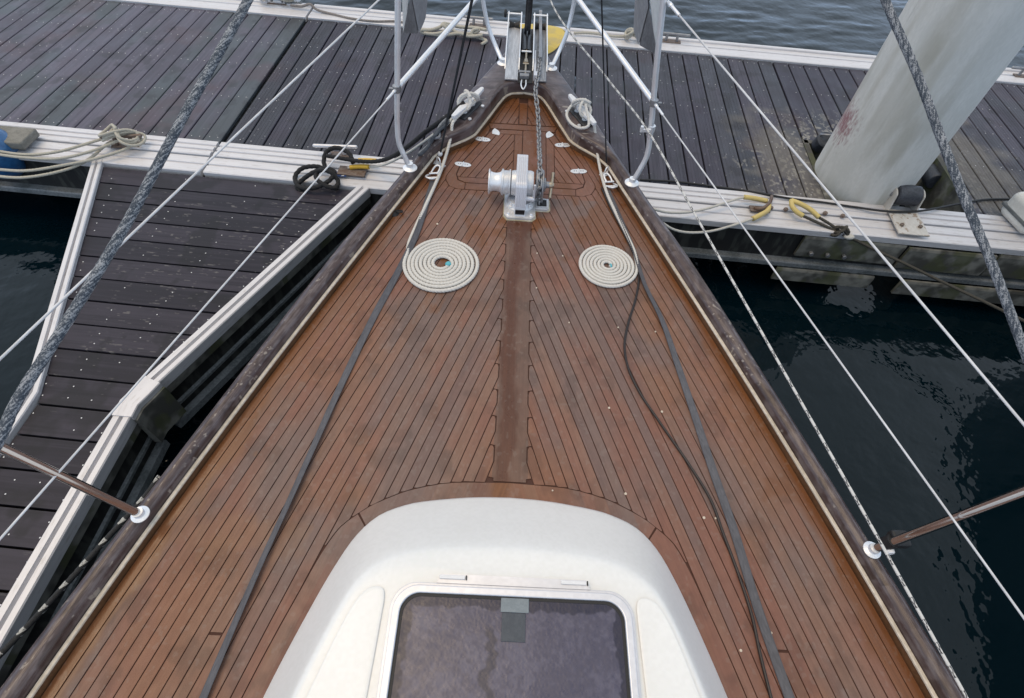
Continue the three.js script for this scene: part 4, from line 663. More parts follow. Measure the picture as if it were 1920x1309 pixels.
// ================================================================== RUNNING RIGGING
{
  // furry old genoa sheets sweeping past the camera on both sides
  const fur = std({ map: tex(512, 128, (u, v) => { const n = vn(u * 512, v * 40, 0), m = fbm(u * 90 + v * 20, v * 14 + u * 20, 3); return mix3([0.045, 0.056, 0.072], [0.29, 0.30, 0.315], ss(0.42, 0.66, 0.55 * m + 0.45 * n)); }, { srgb: true }), roughness: 0.95, bumpMap: grit, bumpScale: 0.0025 });
  fur.map.repeat.set(2.2, 16);
  const shape = (s, a) => 0.0074 * (1 + 0.07 * (fbm(s * 260, a * 3, 2) - 0.5) + 0.12 * (vn(s * 420, a * 5) - 0.5));
  const clew = V(0.0, 2.25, -2.95);
  const L = [clew, onD(520, -120, 1.25), onD(465, 0, 0.98), onD(335, 235, 0.90), onD(230, 432, 0.85), onD(118, 615, 0.80), onD(30, 755, 0.765), onD(0, 820, 0.75), onD(-60, 930, 0.72), onD(-160, 1120, 0.72), V(-1.22, 0.75, 0.75), V(-1.30, 0.09, 1.14)];
  const R = [clew, onD(1625, -110, 1.25), onD(1660, 0, 1.05), onD(1722, 145, 1.02), onD(1768, 268, 1.0), onD(1814, 385, 0.98), onD(1862, 500, 0.965), onD(1920, 655, 0.95), onD(1990, 830, 0.93), onD(2080, 1060, 0.92), V(1.22, 0.75, 0.75), V(1.30, 0.09, 1.14)];
  tag(mesh('genoa_sheet', sweep(smooth(L, 0.004), shape, 14), fur), 'thick furry grey rope hanging across the left pontoon close to the camera', 'rope', 'grey sheets either side');
  tag(mesh('genoa_sheet', sweep(smooth(R, 0.004), shape, 14), fur), 'thick furry grey rope hanging in front of the concrete pile', 'rope', 'grey sheets either side');
  // furling line, white with a black tracer
  const fleck = std({ map: tex(512, 64, (u, v) => { const s = u * 16, f = s - Math.floor(s), d = Math.min(Math.abs(((v * 4 + f * 2) % 1) - 0.5), Math.abs(((v * 4 - f * 2 + 8) % 1) - 0.5)); const on = f > 0.12 && f < 0.62 && d < 0.16 && vn(u * 400, v * 30) > 0.25; return on ? [0.03, 0.03, 0.035] : mix3([0.50, 0.49, 0.47], [0.66, 0.65, 0.62], vn(u * 300, v * 40)); }, { srgb: true }), roughness: 0.8 });
  fleck.map.repeat.set(1.05, 16);
  const a = onZ(1212, 241, -2.345), b = onZ(1643, 1003, -0.556), pre = onZ(1138, 146, -2.80), p0 = onZ(1032, 0, -3.45), drum = V(0.05, 0.62, -3.72);
  const e = b.clone().add(onY(1813, 1309, 0.125).sub(b).multiplyScalar(1.9));
  tag(mesh('furling_line', sweep(smooth([drum, p0, pre, a, a.clone().lerp(b, 0.3), a.clone().lerp(b, 0.7), b, onY(1813, 1309, 0.125), e], 0.03), 0.0046, 10), fleck), 'white line with black flecks led along the right rail to the stanchion base', 'rope');
  // black lines made fast at the pad eyes
  const bl = ropeCol([0.010, 0.011, 0.013], [0.03, 0.032, 0.036]);
  const ll = onZ(825, 290, -2.55), lt = onZ(885, 0, -2.50), rl = onZ(1137, 305, -2.55), rt = onZ(1128, 0, -2.50);
  const lh = thing('black_halyard', 'thicker black line stretched up from the deck just left of the bow', 'rope');
  mesh('line', sweep([ll, ll.clone().lerp(lt, 0.3), lt, ll.clone().lerp(lt, 3.2)], (s) => 0.0050 + 0.0016 * Math.min(1, s * 2), 10), bl, lh);
  mesh('stopper_ball', new THREE.SphereGeometry(0.014, 16, 12).translate(ll.x, ll.y + 0.005, ll.z), whitePaint, lh);
  tag(mesh('black_halyard', sweep([rl, rl.clone().lerp(rt, 0.5), rt, rl.clone().lerp(rt, 3.2)], 0.0036, 8), bl), 'thinner black line stretched up from the deck just right of the bow', 'rope');
}

// ================================================================== PONTOONS (local frame: u along the walkway, v towards the boat)
const PA = THREE.MathUtils.degToRad(3.093), PY = -0.72;
const pw = (u, v, y = 0) => V(u * Math.cos(PA) - v * Math.sin(PA), y, u * Math.sin(PA) + v * Math.cos(PA));
const U0 = -9.2, U1 = 7.6, V0 = -5.75, V1 = 0.9;
const uv1 = (u, v) => [(u - U0) / (U1 - U0), (v - V0) / (-3.3 - V0)];
const PITCH_L = 0.140, PITCH_R = 0.1462, JOINT = -2.43;
const walkColour = (u, v) => {
  const left = u < JOINT, k = left ? Math.floor((JOINT - u) / PITCH_L) + 400 : Math.floor((u - JOINT) / PITCH_R), off = left ? ((JOINT - u) / PITCH_L) % 1 : ((u - JOINT) / PITCH_R) % 1;
  const h1 = hash(k, 5), h2 = hash(k, 9), g = 0.5 * fbm(u * 160 + k * 3, v * 5 + h1 * 40, 3) + 0.5 * fbm(u * 60, v * 1.6 + h2 * 9, 3), big = fbm(u * 1.3 + 8, v * 1.3, 4), mid = fbm(u * 6, v * 6 + 30, 4);
  let c = mix3(left ? [0.058, 0.051, 0.070] : [0.034, 0.031, 0.047], left ? [0.090, 0.080, 0.108] : [0.060, 0.055, 0.075], ss(0.3, 0.7, 0.5 * g + 0.3 * h1 + 0.2 * big));
  c = mix3(c, left ? [0.050, 0.062, 0.066] : [0.032, 0.040, 0.046], 0.8 * ss(0.45, 0.65, 0.5 * big + 0.3 * h2 + 0.25 * mid) * (left ? 1 : 0.55));      // green film
  c = mix3(c, left ? [0.072, 0.046, 0.056] : [0.050, 0.036, 0.044], 0.6 * ss(0.58, 0.72, fbm(u * 2.4 + 50, v * 2.2, 4)));
  c = mix3(c, [0.022, 0.021, 0.025], 0.5 * ss(0.60, 0.74, fbm(u * 9 + 5, v * 7 + 70, 4)));
  const sp = ss(0.64, 0.70, fbm(u * 52, v * 30, 4) + 0.05 * ss(1.4, 2.0, u)) * ss(1.25, 2.05, u - 0.5 * Math.abs(v + 3.8) + 0.7 * (mid - 0.5)) * ss(3.9, 2.6, u) * ss(-4.9, -4.2, v);   // flaking grey growth beside the pile
  c = mix3(c, [0.30, 0.285, 0.25], 0.85 * sp);
  const near = ss(0.55, 0.15, Math.min(Math.hypot((u - 1.98) / 0.9, (v + 3.85) / 1.6), Math.hypot((u - 3.45) / 0.7, (v + 4.0) / 1.7)) + 0.8 * (mid - 0.5));
  c = mix3(c, [0.16, 0.145, 0.12], 0.55 * near);
  const fl = hash(Math.floor(u * 190), Math.floor(v * 150)); if (fl > 0.9965) c = mix3(c, [0.34, 0.34, 0.35], 0.7);
  return [c[0] * (0.8 + 0.4 * g), c[1] * (0.8 + 0.4 * g), c[2] * (0.8 + 0.4 * g)];
};
const walkMap = tex(2048, 512, (a, b) => walkColour(U0 + a * (U1 - U0), V0 + b * (-3.3 - V0)), { srgb: true, wrap: false });
const walkRough = tex(1024, 256, (a, b) => { const u = U0 + a * (U1 - U0), v = V0 + b * (-3.3 - V0); return 0.36 + 0.26 * fbm(u * 7, v * 5, 4) + 0.1 * (u > JOINT ? 1 : 0); }, { wrap: false });
const walkWood = phy({ map: walkMap, roughness: 1, roughnessMap: walkRough, specularIntensity: 0.8 });
const railAluTex = tex(512, 128, (u, v) => { const n = fbm(u * 8, v * 40, 4), d = ss(0.62, 0.80, fbm(u * 26, v * 60 + 9, 4)); return mix3(mix3([0.58, 0.565, 0.575], [0.68, 0.665, 0.675], n), [0.34, 0.30, 0.26], 0.30 * d); }, { srgb: true });
const railAlu = std({ map: railAluTex, metalness: 0.25, roughness: 0.5 });
railAlu.map.repeat.set(0.7, 2);
const fasciaMat = std({ map: tex(512, 128, (u, v) => { const n = fbm(u * 30, v * 8, 4); return mix3([0.008, 0.008, 0.008], [0.034, 0.035, 0.030], ss(0.45, 0.75, n)); }, { srgb: true }), roughness: 0.75 });
const mossy = std({ map: tex(256, 256, (u, v) => { const n = fbm(u * 12, v * 12, 4, 12), m = ss(0.5, 0.66, fbm(u * 9 + 4, v * 7, 4)); return mix3(mix3([0.06, 0.058, 0.050], [0.22, 0.213, 0.185], ss(0.25, 0.75, n)), [0.068, 0.075, 0.028], 0.7 * m); }, { srgb: true }), roughness: 0.8 });
const ledgeMat = std({ map: mottled([0.085, 0.095, 0.097], [0.18, 0.19, 0.195], 256, 10, 10), roughness: 0.6 });
const screwGeo = new THREE.LatheGeometry([[0.0001, 0.0014], [0.0026, 0.0014], [0.0036, 0.0005], [0.0038, 0]].map(q => new THREE.Vector2(...q)), 8);
function screws(list, parent) { const im = new THREE.InstancedMesh(screwGeo, std({ color: lin(0.62, 0.62, 0.62), metalness: 0.3, roughness: 0.5 }), list.length); const m = new THREE.Matrix4(); list.forEach((p, i) => { m.makeTranslation(p.x, p.y, p.z); im.setMatrixAt(i, m); }); im.name = 'screws'; im.userData.kind = 'stuff'; shadow(im); parent.add(im); }
// deck board with chamfered long edges and anti-slip grooves; outline given in u, v
function board(u0, u1, v0, v1, parent, mat, uvf, grooves, k) {
  const y = PY + (hash(k, 77) - 0.5) * 0.003, t = 0.028, c = 0.004, pr = [[u0, y - t], [u0, y - c], [u0 + c, y]]; 
  for (let q = 1; q <= grooves; q++) { const m = u0 + (u1 - u0) * q / (grooves + 1); pr.push([m - 0.0025, y], [m, y - 0.0016], [m + 0.0025, y]); }
  pr.push([u1 - c, y], [u1, y - c], [u1, y - t]);
  const P = [], U = [], I = [];
  pr.forEach((p, i) => { for (const v of [v0, v1]) { const w = pw(p[0], v, p[1]); P.push(w.x, w.y, w.z); U.push(...uvf(p[0], v)); } });
  for (let i = 0; i < pr.length - 1; i++) { const o = i * 2; I.push(o, o + 1, o + 2, o + 1, o + 3, o + 2); }
  for (const e of [0, 1]) { const a = P.length / 3; for (const p of [[u0, y - t], [u0, y - c / 2], [u1, y - c / 2], [u1, y - t]]) { const w = pw(p[0], e ? v1 : v0, p[1]); P.push(w.x, w.y, w.z); U.push(...uvf(p[0], e ? v1 : v0)); } e ? I.push(a, a + 2, a + 1, a, a + 3, a + 2) : I.push(a, a + 1, a + 2, a, a + 2, a + 3); }
  const g = new THREE.BufferGeometry(); g.setAttribute('position', new THREE.Float32BufferAttribute(P, 3)); g.setAttribute('uv', new THREE.Float32BufferAttribute(U, 2)); g.setIndex(I); const q = g.toNonIndexed(); q.computeVertexNormals(); return mesh('plank', q, mat, parent);
}
// ribbed aluminium edge profile seen from above; w = width, ribs across it
function ribbed(w, y, ribs) { const p = [[-w / 2, y - 0.05], [-w / 2, y]]; for (let i = 1; i < ribs; i++) { const x = -w / 2 + w * i / ribs; p.push([x - 0.012, y], [x - 0.008, y - 0.011], [x + 0.006, y - 0.011], [x + 0.010, y]); } p.push([w / 2 - 0.006, y], [w / 2, y - 0.006], [w / 2, y - 0.05]); return p; }
const WELL = { u0: 2.115, u1: 3.20, back: -4.26 };
function walkway(name, label, u0, u1, pitch, from, dirn) {
  const t = thing(name, label, 'pontoon', 'main walkway pontoons'), scr = [];
  const n = Math.floor((u1 - u0) / pitch);
  for (let i = 0; i < n; i++) {
    const a = dirn > 0 ? from + i * pitch : from - (i + 1) * pitch, g = dirn > 0 ? 0.0062 : 0.0045;
    const inWell = dirn > 0 && a + pitch > WELL.u0 && a < WELL.u1;
    if (inWell) {
      if (a < WELL.u0) board(a + g, WELL.u0 - 0.01, -5.56, -3.475, t, walkWood, uv1, 0, i); else if (a + pitch > WELL.u1) board(WELL.u1 + 0.03, a + pitch - g, -5.56, -3.475, t, walkWood, uv1, 0, i);
      if (a < WELL.u1 - 0.1 && a > WELL.u0) board(a + g, a + pitch - g, -5.56, WELL.back, t, walkWood, uv1, 0, i);
    } else board(a + g, a + pitch - g, -5.56, -3.475, t, walkWood, uv1, dirn > 0 ? 4 : 0, i + (dirn > 0 ? 0 : 200));
    for (const v of [-5.50, -5.02, -4.62, -4.12, -3.53]) for (const e of [0.28, 0.72]) { const u = a + pitch * e; if (hash(i * 13 + (e * 10 | 0), (v * 31 | 0) + dirn) < 0.22) continue; if (u > WELL.u0 - 0.05 && u < WELL.u1 + 0.05 && v > WELL.back) continue; const w = pw(u + 0.006 * (hash(i, v * 100 | 0) - 0.5), v + 0.03 * (hash(i * 3, v * 70 | 0) - 0.5), PY + 0.0008); scr.push(w); }
  }
  screws(scr, t);
  const run = (v, a = u0, b = u1) => { const o = []; for (let u = a; u < b; u += 1) o.push(pw(u, v, 0)); o.push(pw(b, v, 0)); return o; };
  const y = PY + 0.018;
  mesh('far_edge_rail', extrude(run(-5.70), ribbed(0.26, y, 2)), railAlu, t);
  mesh('far_edge_lip', extrude(run(-5.800), [[-0.02, y - 0.10], [-0.02, y + 0.012], [-0.014, y + 0.018], [0.014, y + 0.018], [0.02, y + 0.012], [0.02, y - 0.10]]), railAlu, t);
  mesh('edge_rail', extrude(run(-3.385), ribbed(0.165, y, 3)), railAlu, t);
  mesh('edge_lip', extrude(run(-3.205), ribbed(0.17, y - 0.012, 2)), railAlu, t);
  mesh('fascia', extrude(run(-3.16), [[-0.012, PY - 0.30], [-0.012, PY - 0.045], [0.012, PY - 0.045], [0.012, PY - 0.30]]), fasciaMat, t);
  mesh('ledge', extrude(run(-3.125), [[-0.03, PY - 0.33], [-0.03, PY - 0.285], [0.028, PY - 0.285], [0.034, PY - 0.295], [0.034, PY - 0.33]]), ledgeMat, t);
  mesh('far_fascia', extrude(run(-5.79), [[-0.012, PY - 0.34], [-0.012, PY - 0.09], [0.012, PY - 0.09], [0.012, PY - 0.34]]), fasciaMat, t);
  for (const v of [-5.3, -4.5, -3.6]) for (let q = u0 + 0.02; q < u1 - 0.1; q += 8) { const e = Math.min(q + 8, u1 - 0.02); if (dirn > 0 && v > WELL.back) { mesh('joist', extrude(run(v, u0, WELL.u0 - 0.04), [[-0.04, PY - 0.16], [-0.04, PY - 0.032], [0.04, PY - 0.032], [0.04, PY - 0.16]]), fasciaMat, t); mesh('joist', extrude(run(v, WELL.u1 + 0.04, u1), [[-0.04, PY - 0.16], [-0.04, PY - 0.032], [0.04, PY - 0.032], [0.04, PY - 0.16]]), fasciaMat, t); break; } mesh('joist', extrude(run(v, q, e), [[-0.04, PY - 0.16], [-0.04, PY - 0.032], [0.04, PY - 0.032], [0.04, PY - 0.16]]), fasciaMat, t); }
  // concrete float under the deck
  for (let q = u0 + 0.35; q + 2 < u1; q += 2.35) { const c = (q + 1.0); if (dirn > 0 && c > 1.0 && c < 4.3) continue; const w = pw(c, -4.45); mesh('float', new RoundedBoxGeometry(2.0, 0.46, 2.1, 2, 0.05).rotateY(-PA).translate(w.x, PY - 0.47, w.z), fasciaMat, t); }
  mesh('end_frame', extrude([pw(dirn > 0 ? u0 + 0.01 : u1 - 0.01, -5.75, 0), pw(dirn > 0 ? u0 + 0.01 : u1 - 0.01, -3.2, 0)], [[-0.008, PY - 0.3], [-0.008, PY - 0.035], [0.008, PY - 0.035], [0.008, PY - 0.3]]), fasciaMat, t);
  return t;
}
const walkL = walkway('floating_walkway', 'left section of the wet boarded walkway, beyond the dark joint', -8.8, JOINT - 0.012, PITCH_L, JOINT - 0.014, -1);
const walkR = walkway('floating_walkway', 'boarded walkway section ahead of the bow, with the pile standing through it', JOINT + 0.012, 7.2, PITCH_R, JOINT + 0.014, 1);
const onWalk = (px, py, y = PY) => onY(px, py, y);

// finger pontoon with its triangular root
{
  const t = thing('finger_pontoon', 'narrow dark boarded finger pontoon alongside the yacht, with white metal edges', 'pontoon'), scr = [];
  const uL = v => v < -1.22 ? mix(-3.155, -2.475, (v + 3.12) / 1.9) : -2.475, uR = v => v < -1.28 ? mix(-1.30, -2.045, (v + 3.12) / 1.84) : -2.045;
  const fmap = tex(1024, 1024, (a, b) => {
    const u = -3.4 + a * 2.6, v = -3.3 + b * 4.3, k = Math.floor((v + 3.1) / 0.172), h = hash(k, 61), g = 0.5 * fbm(u * 4 + h * 30, v * 130, 3) + 0.5 * fbm(u * 1.6 + h * 9, v * 40, 3), mid = fbm(u * 6 + 2, v * 6, 4);
    let c = mix3([0.018, 0.016, 0.023], [0.040, 0.035, 0.047], ss(0.3, 0.72, 0.6 * g + 0.25 * h + 0.15 * mid)); c = mix3(c, [0.011, 0.011, 0.013], 0.6 * ss(0.55, 0.7, mid));
    const fl = ss(0.70, 0.80, fbm(u * 22, v * 90, 4)) * ss(0.45, 0.62, fbm(u * 3 + 30, v * 3, 3)); return mix3(c, [0.15, 0.14, 0.135], 0.7 * fl);
  }, { srgb: true, wrap: false });
  const wood = phy({ map: fmap, roughness: 0.5, specularIntensity: 0.45 }), uvf = (u, v) => [(u + 3.4) / 2.6, (v + 3.3) / 4.3];
  let i = 0;
  for (let v = -3.1; v < 0.92; v += 0.172, i++) {
    const a = v + 0.006, b = v + 0.166, y = PY - 0.016 + (hash(i, 4) - 0.5) * 0.003, poly = [[uL(a) + 0.008, a], [uR(a) - 0.008, a], [uR(b) - 0.008, b], [uL(b) + 0.008, b]];
    const g = slab(poly, y, 0.028, uvf), p = g.attributes.position; for (let q = 0; q < p.count; q++) { const w = pw(p.getX(q), p.getZ(q)); p.setX(q, w.x); p.setZ(q, w.z); } g.computeVertexNormals(); mesh('plank', g, wood, t);
    for (const f of [0.05, 0.33, 0.62, 0.95]) for (const e of [0.3, 0.7]) if (hash(i * 7 + e * 10, f * 100) > 0.25) { const vv = v + 0.172 * e, uu = mix(uL(vv), uR(vv), f + 0.03 * (hash(i, f * 50) - 0.5)); scr.push(pw(uu, vv, y + 0.0008)); }
  }
  screws(scr, t);
  const pr = [[-0.042, PY - 0.06], [-0.042, PY + 0.006], [-0.038, PY + 0.01], [-0.008, PY + 0.01], [-0.004, PY - 0.012], [0.010, PY - 0.012], [0.014, PY + 0.01], [0.040, PY + 0.01], [0.045, PY + 0.004], [0.045, PY - 0.06]];
  const Lp = [[-3.19, -3.14], [-2.52, -1.26], [-2.515, -1.15], [-2.515, 0.9]].map(p => pw(...p)), Rp = [[-1.985, -1.34], [-1.262, -3.13]].map(p => pw(...p)), Rq = [[-2.005, 0.9], [-2.005, -1.22]].map(p => pw(...p));
  mesh('edge_rail', extrude(Lp, pr.map(p => [-p[0] * 0.8, p[1]]).reverse()), railAlu, t);
  mesh('edge_rail', extrude(Rp, pr), railAlu, t); mesh('edge_rail', extrude(Rq, pr), railAlu, t);
  for (const [P] of [[Rp], [Rq], [Lp]]) { mesh('fascia', extrude(P, [[-0.02, PY - 0.125], [-0.02, PY - 0.061], [0.038, PY - 0.061], [0.034, PY - 0.125]]), mossy, t); mesh('web', extrude(P, [[-0.03, PY - 0.40], [-0.03, PY - 0.146], [0.004, PY - 0.146], [0.004, PY - 0.40]]), fasciaMat, t); }
  for (const P of [Rp, Rq]) { mesh('ledge', extrude(P, [[0.005, PY - 0.38], [0.005, PY - 0.33], [0.050, PY - 0.33], [0.050, PY - 0.38]]), ledgeMat, t); mesh('rubbing_strip', extrude(P, [[0.005, PY - 0.27], [0.005, PY - 0.24], [0.022, PY - 0.245], [0.022, PY - 0.265]]), ledgeMat, t); }
  const k = [[-2.003, -1.175], [-2.005, -1.255], [-1.975, -1.335], [-1.955, -1.40]].map(p => pw(...p));
  mesh('corner_bracket', extrude(k, [[-0.046, PY - 0.02], [-0.046, PY + 0.016], [0.050, PY + 0.016], [0.054, PY + 0.010], [0.054, PY - 0.02]]), railAlu, t);
  mesh('corner_bracket_skirt', extrude(k, [[0.034, PY - 0.27], [0.040, PY - 0.021], [0.066, PY - 0.021], [0.074, PY - 0.27]]), mossy, t);
  const w = pw(-2.26, 0.0); mesh('float', new RoundedBoxGeometry(0.42, 0.5, 1.7, 2, 0.05).rotateY(-PA).translate(w.x, PY - 0.5, w.z), fasciaMat, t);
  const w2 = pw(-2.25, -2.3); mesh('float', new RoundedBoxGeometry(0.8, 0.5, 1.0, 2, 0.05).rotateY(-PA).translate(w2.x, PY - 0.5, w2.z), fasciaMat, t);
}

// ================================================================== PILE AND ITS GUIDE
{
  const c = { x: 2.657, z: -3.668 }, R = 0.346, y0 = -3.2, y1 = 4.2;
  // where a place in the photograph meets the pile: angle and height
  const hit = (px, py) => { const d = ray(px, py), ox = CAM.x - c.x, oz = CAM.z - c.z, A = d.x * d.x + d.z * d.z, B = ox * d.x + oz * d.z, C = ox * ox + oz * oz - R * R, q = Math.max(0, B * B - A * C), t = (-B - Math.sqrt(q)) / A; return [Math.atan2(oz + d.z * t, ox + d.x * t), CAM.y + d.y * t]; };
  const red = hit(1582, 228), red2 = hit(1596, 170), br1 = hit(1700, 190), br2 = hit(1690, 270), br3 = hit(1770, 60), sm1 = hit(1660, 130);
  const blob = (a, y, h, ra, ry) => { let da = Math.abs(a - h[0]); if (da > Math.PI) da = 2 * Math.PI - da; return Math.hypot(da / ra, (y - h[1]) / ry); };
  const map = tex(1024, 1024, (u, v) => {
    const a = u * Math.PI * 2 - Math.PI, y = y0 + v * (y1 - y0), n = fbm(u * 24, y * 3, 4, 0), st = fbm(u * 70, y * 0.8, 4), f = fbm(u * 260, y * 50, 2);
    let c = mix3([0.54, 0.535, 0.50], [0.62, 0.61, 0.575], ss(0.3, 0.7, 0.5 * n + 0.2 * st + 0.3 * f));
    c = mix3(c, [0.40, 0.385, 0.335], 0.5 * ss(0.56, 0.74, fbm(u * 18 + 5, y * 1.4, 4)));
    for (const [h, ra, ry, k] of [[br1, 0.22, 0.55, 0.5], [br2, 0.25, 0.35, 0.55], [br3, 0.2, 0.7, 0.35], [sm1, 0.1, 0.4, 0.3]]) c = mix3(c, [0.36, 0.335, 0.27], k * ss(1, 0.2, blob(a, y, h, ra, ry) + 0.9 * (n - 0.5) + 0.5 * (st - 0.5)));
    c = mix3(c, [0.22, 0.055, 0.075], 0.8 * ss(1, 0.15, blob(a, y, red, 0.5, 0.17) + 1.0 * (f - 0.5) + 0.5 * (n - 0.5))); c = mix3(c, [0.24, 0.12, 0.13], 0.35 * ss(1, 0.2, blob(a, y, red2, 0.16, 0.3) + 1.0 * (st - 0.5)));
    const tide = ss(-0.62, -0.95, y + 0.12 * (n - 0.5)); c = mix3(c, [0.07, 0.085, 0.045], 0.85 * tide);
    const ring = Math.abs(((y + 0.37 * 3) % 1.9 + 1.9) % 1.9 - 0.2) < 0.012 ? 0.12 : 0;       // shutter seam in the casting
    return mix3(c, [0.2, 0.19, 0.17], ring);
  }, { srgb: true });
  const P = [], U = [], I = [], N = 72, M = 48;
  for (let j = 0; j <= M; j++) for (let i = 0; i <= N; i++) { const a = i / N * Math.PI * 2 - Math.PI, y = mix(y0, y1, j / M), r = R * (1 + 0.006 * (fbm(i * 0.3, y * 2, 3) - 0.5)); P.push(c.x + Math.cos(a) * r, y, c.z + Math.sin(a) * r); U.push(i / N, j / M); }
  for (let j = 0; j < M; j++) for (let i = 0; i < N; i++) { const a = j * (N + 1) + i; I.push(a, a + N + 1, a + 1, a + 1, a + N + 1, a + N + 2); }
  { const k = P.length / 3; P.push(c.x, y1 + 0.05, c.z); U.push(0.5, 1); for (let i = 0; i < N; i++) I.push(k, M * (N + 1) + i + 1, M * (N + 1) + i); }
  const g = new THREE.BufferGeometry(); g.setAttribute('position', new THREE.Float32BufferAttribute(P, 3)); g.setAttribute('uv', new THREE.Float32BufferAttribute(U, 2)); g.setIndex(I); g.computeVertexNormals();
  tag(mesh('mooring_pile', g, std({ map, roughness: 0.78, bumpMap: grit, bumpScale: 0.003 })), 'thick round pale concrete pile rising through the walkway, with a red scuff', 'pile');
  // guide frame and rollers belong to the walkway
  const gp = part('pile_guide', walkR), rub = std({ map: mottled([0.022, 0.025, 0.032], [0.05, 0.055, 0.068], 128, 8, 8), roughness: 0.5 }), galv = std({ map: tex(256, 256, (u, v) => mix3(mix3([0.46, 0.44, 0.40], [0.60, 0.58, 0.55], fbm(u * 12, v * 12, 4, 12)), [0.22, 0.13, 0.06], 0.7 * ss(0.6, 0.76, fbm(u * 9 + 5, v * 9, 4))), { srgb: true }), roughness: 0.6, metalness: 0.2 });
  const A1 = V(Math.cos(PA), 0, Math.sin(PA)), B1 = V(-Math.sin(PA), 0, Math.cos(PA));
  const rc = onY(1699, 366, PY + 0.12), L = 0.085;
  mesh('roller', lathe([[0, 0], [0.060, 0], [0.070, 0.008], [0.072, 0.05], [0.072, 0.12], [0.070, 0.162], [0.060, 0.17], [0, 0.17]], rc.clone().addScaledVector(A1, -L), A1, 28), rub, gp);
  for (const e of [-1, 1]) { const q = rc.clone().addScaledVector(A1, e * (L + 0.012)); const sh = new THREE.Shape(); sh.moveTo(-0.07, -0.13); sh.lineTo(0.09, -0.13); sh.lineTo(0.05, 0.03); sh.quadraticCurveTo(0.0, 0.07, -0.05, 0.03); sh.closePath(); mesh('roller_bracket', new THREE.ExtrudeGeometry(sh, { depth: 0.008, bevelEnabled: true, bevelSize: 0.0015, bevelThickness: 0.0015, bevelSegments: 1 }).translate(0, 0, -0.004).rotateY(-Math.PI / 2 - PA).translate(q.x, q.y, q.z), galv, gp); mesh('axle_nut', rod(q.clone().addScaledVector(A1, -0.01 * e), q.clone().addScaledVector(A1, 0.014 * e), 0.016, 6, 0.001), dullSteel, gp); }
  const pc = rc.clone().addScaledVector(B1, 0.20); pc.y = PY + 0.034; mesh('bracket_plate', new RoundedBoxGeometry(0.215, 0.012, 0.26, 2, 0.003).rotateY(-PA).translate(pc.x, pc.y, pc.z), galv, gp);
  for (const e of [-0.065, 0.065]) { const q = pc.clone().addScaledVector(A1, e).addScaledVector(B1, 0.045); mesh('plate_bolt', [rod(V(q.x, q.y, q.z), V(q.x, q.y + 0.022, q.z), 0.014, 6, 0.002)], std({ map: mottled([0.10, 0.06, 0.04], [0.28, 0.24, 0.20], 128, 6, 6), metalness: 0.5, roughness: 0.6 }), gp); }
  const r2 = onY(1747, 330, PY - 0.10); mesh('roller', lathe([[0, 0], [0.06, 0], [0.068, 0.01], [0.068, 0.15], [0.06, 0.16], [0, 0.16]], r2.clone().addScaledVector(B1, -0.08), B1, 24), rub, gp);
  const r3 = onY(1543, 262, PY + 0.05); mesh('roller', lathe([[0, 0], [0.06, 0], [0.07, 0.01], [0.07, 0.10], [0.06, 0.11], [0, 0.11]], r3.clone().add(V(0, -0.06, 0)), V(0, 1, 0).addScaledVector(B1, 0.5), 24), rub, gp);
  mesh('roller_bracket', new THREE.TorusGeometry(0.05, 0.008, 8, 20).rotateX(1.0).translate(r3.x + 0.0, r3.y + 0.055, r3.z + 0.02), dullSteel, gp);
  const beam = (u0, v0, u1, v1, m = mossy) => mesh('well_beam', extrude([pw(u0, v0), pw(u1, v1)], [[-0.022, PY - 0.34], [-0.022, PY + 0.004], [0.022, PY + 0.004], [0.022, PY - 0.34]]), m, gp);
  beam(WELL.u1 + 0.004, -4.26, WELL.u1 + 0.004, -3.48); beam(WELL.u0 + 0.012, -4.26, WELL.u0 + 0.012, -3.48); beam(WELL.u0, WELL.back + 0.024, WELL.u1, WELL.back + 0.024);
  // patched, weedy fascia in front of the guide
  const plate = (u0, u1, ya, yb, v, m, n = 'fascia_plate') => mesh(n, extrude([pw(u0, v), pw(u1, v)], [[-0.006, yb], [-0.006, ya], [0.010, ya], [0.016, ya - 0.02], [0.016, yb]]), m, gp);
  plate(1.90, 2.62, PY - 0.05, PY - 0.235, -3.13, mossy); plate(2.64, 3.26, PY - 0.06, PY - 0.25, -3.118, mossy); plate(3.28, 4.15, PY - 0.05, PY - 0.25, -3.125, mossy);
  plate(1.82, 2.55, PY - 0.345, PY - 0.46, -3.095, mossy, 'lower_beam'); plate(2.75, 4.3, PY - 0.345, PY - 0.48, -3.085, mossy, 'lower_beam');
  for (const u of [2.0, 2.12, 2.24]) { const q = pw(u, -3.112, PY - 0.19); mesh('plate_bolt', rod(q, q.clone().addScaledVector(B1, 0.026), 0.016, 6, 0.002), dullSteel, gp); }
}
// ================================================================== MOORINGS ON THE PONTOONS
const oldRope = ropeCol([0.30, 0.275, 0.215], [0.52, 0.49, 0.42]); oldRope.map.repeat.set(4, 16);
const paleRope = ropeCol([0.40, 0.385, 0.35], [0.58, 0.57, 0.53]); paleRope.map.repeat.set(4, 16);
const darkRope = ropeCol([0.022, 0.020, 0.017], [0.085, 0.078, 0.062]); darkRope.map.repeat.set(4, 16);
const blackRope = ropeCol([0.005, 0.005, 0.006], [0.018, 0.018, 0.020]);
const yellow = std({ map: tex(128, 128, (u, v) => mix3([0.62, 0.38, 0.03], [0.46, 0.30, 0.06], ss(0.4, 0.8, fbm(u * 10, v * 10, 4, 10))), { srgb: true }), roughness: 0.5 });
const oldYellow = std({ map: tex(128, 128, (u, v) => mix3([0.56, 0.44, 0.16], [0.40, 0.33, 0.19], ss(0.35, 0.75, fbm(u * 10, v * 10, 4, 10))), { srgb: true }), roughness: 0.6 });
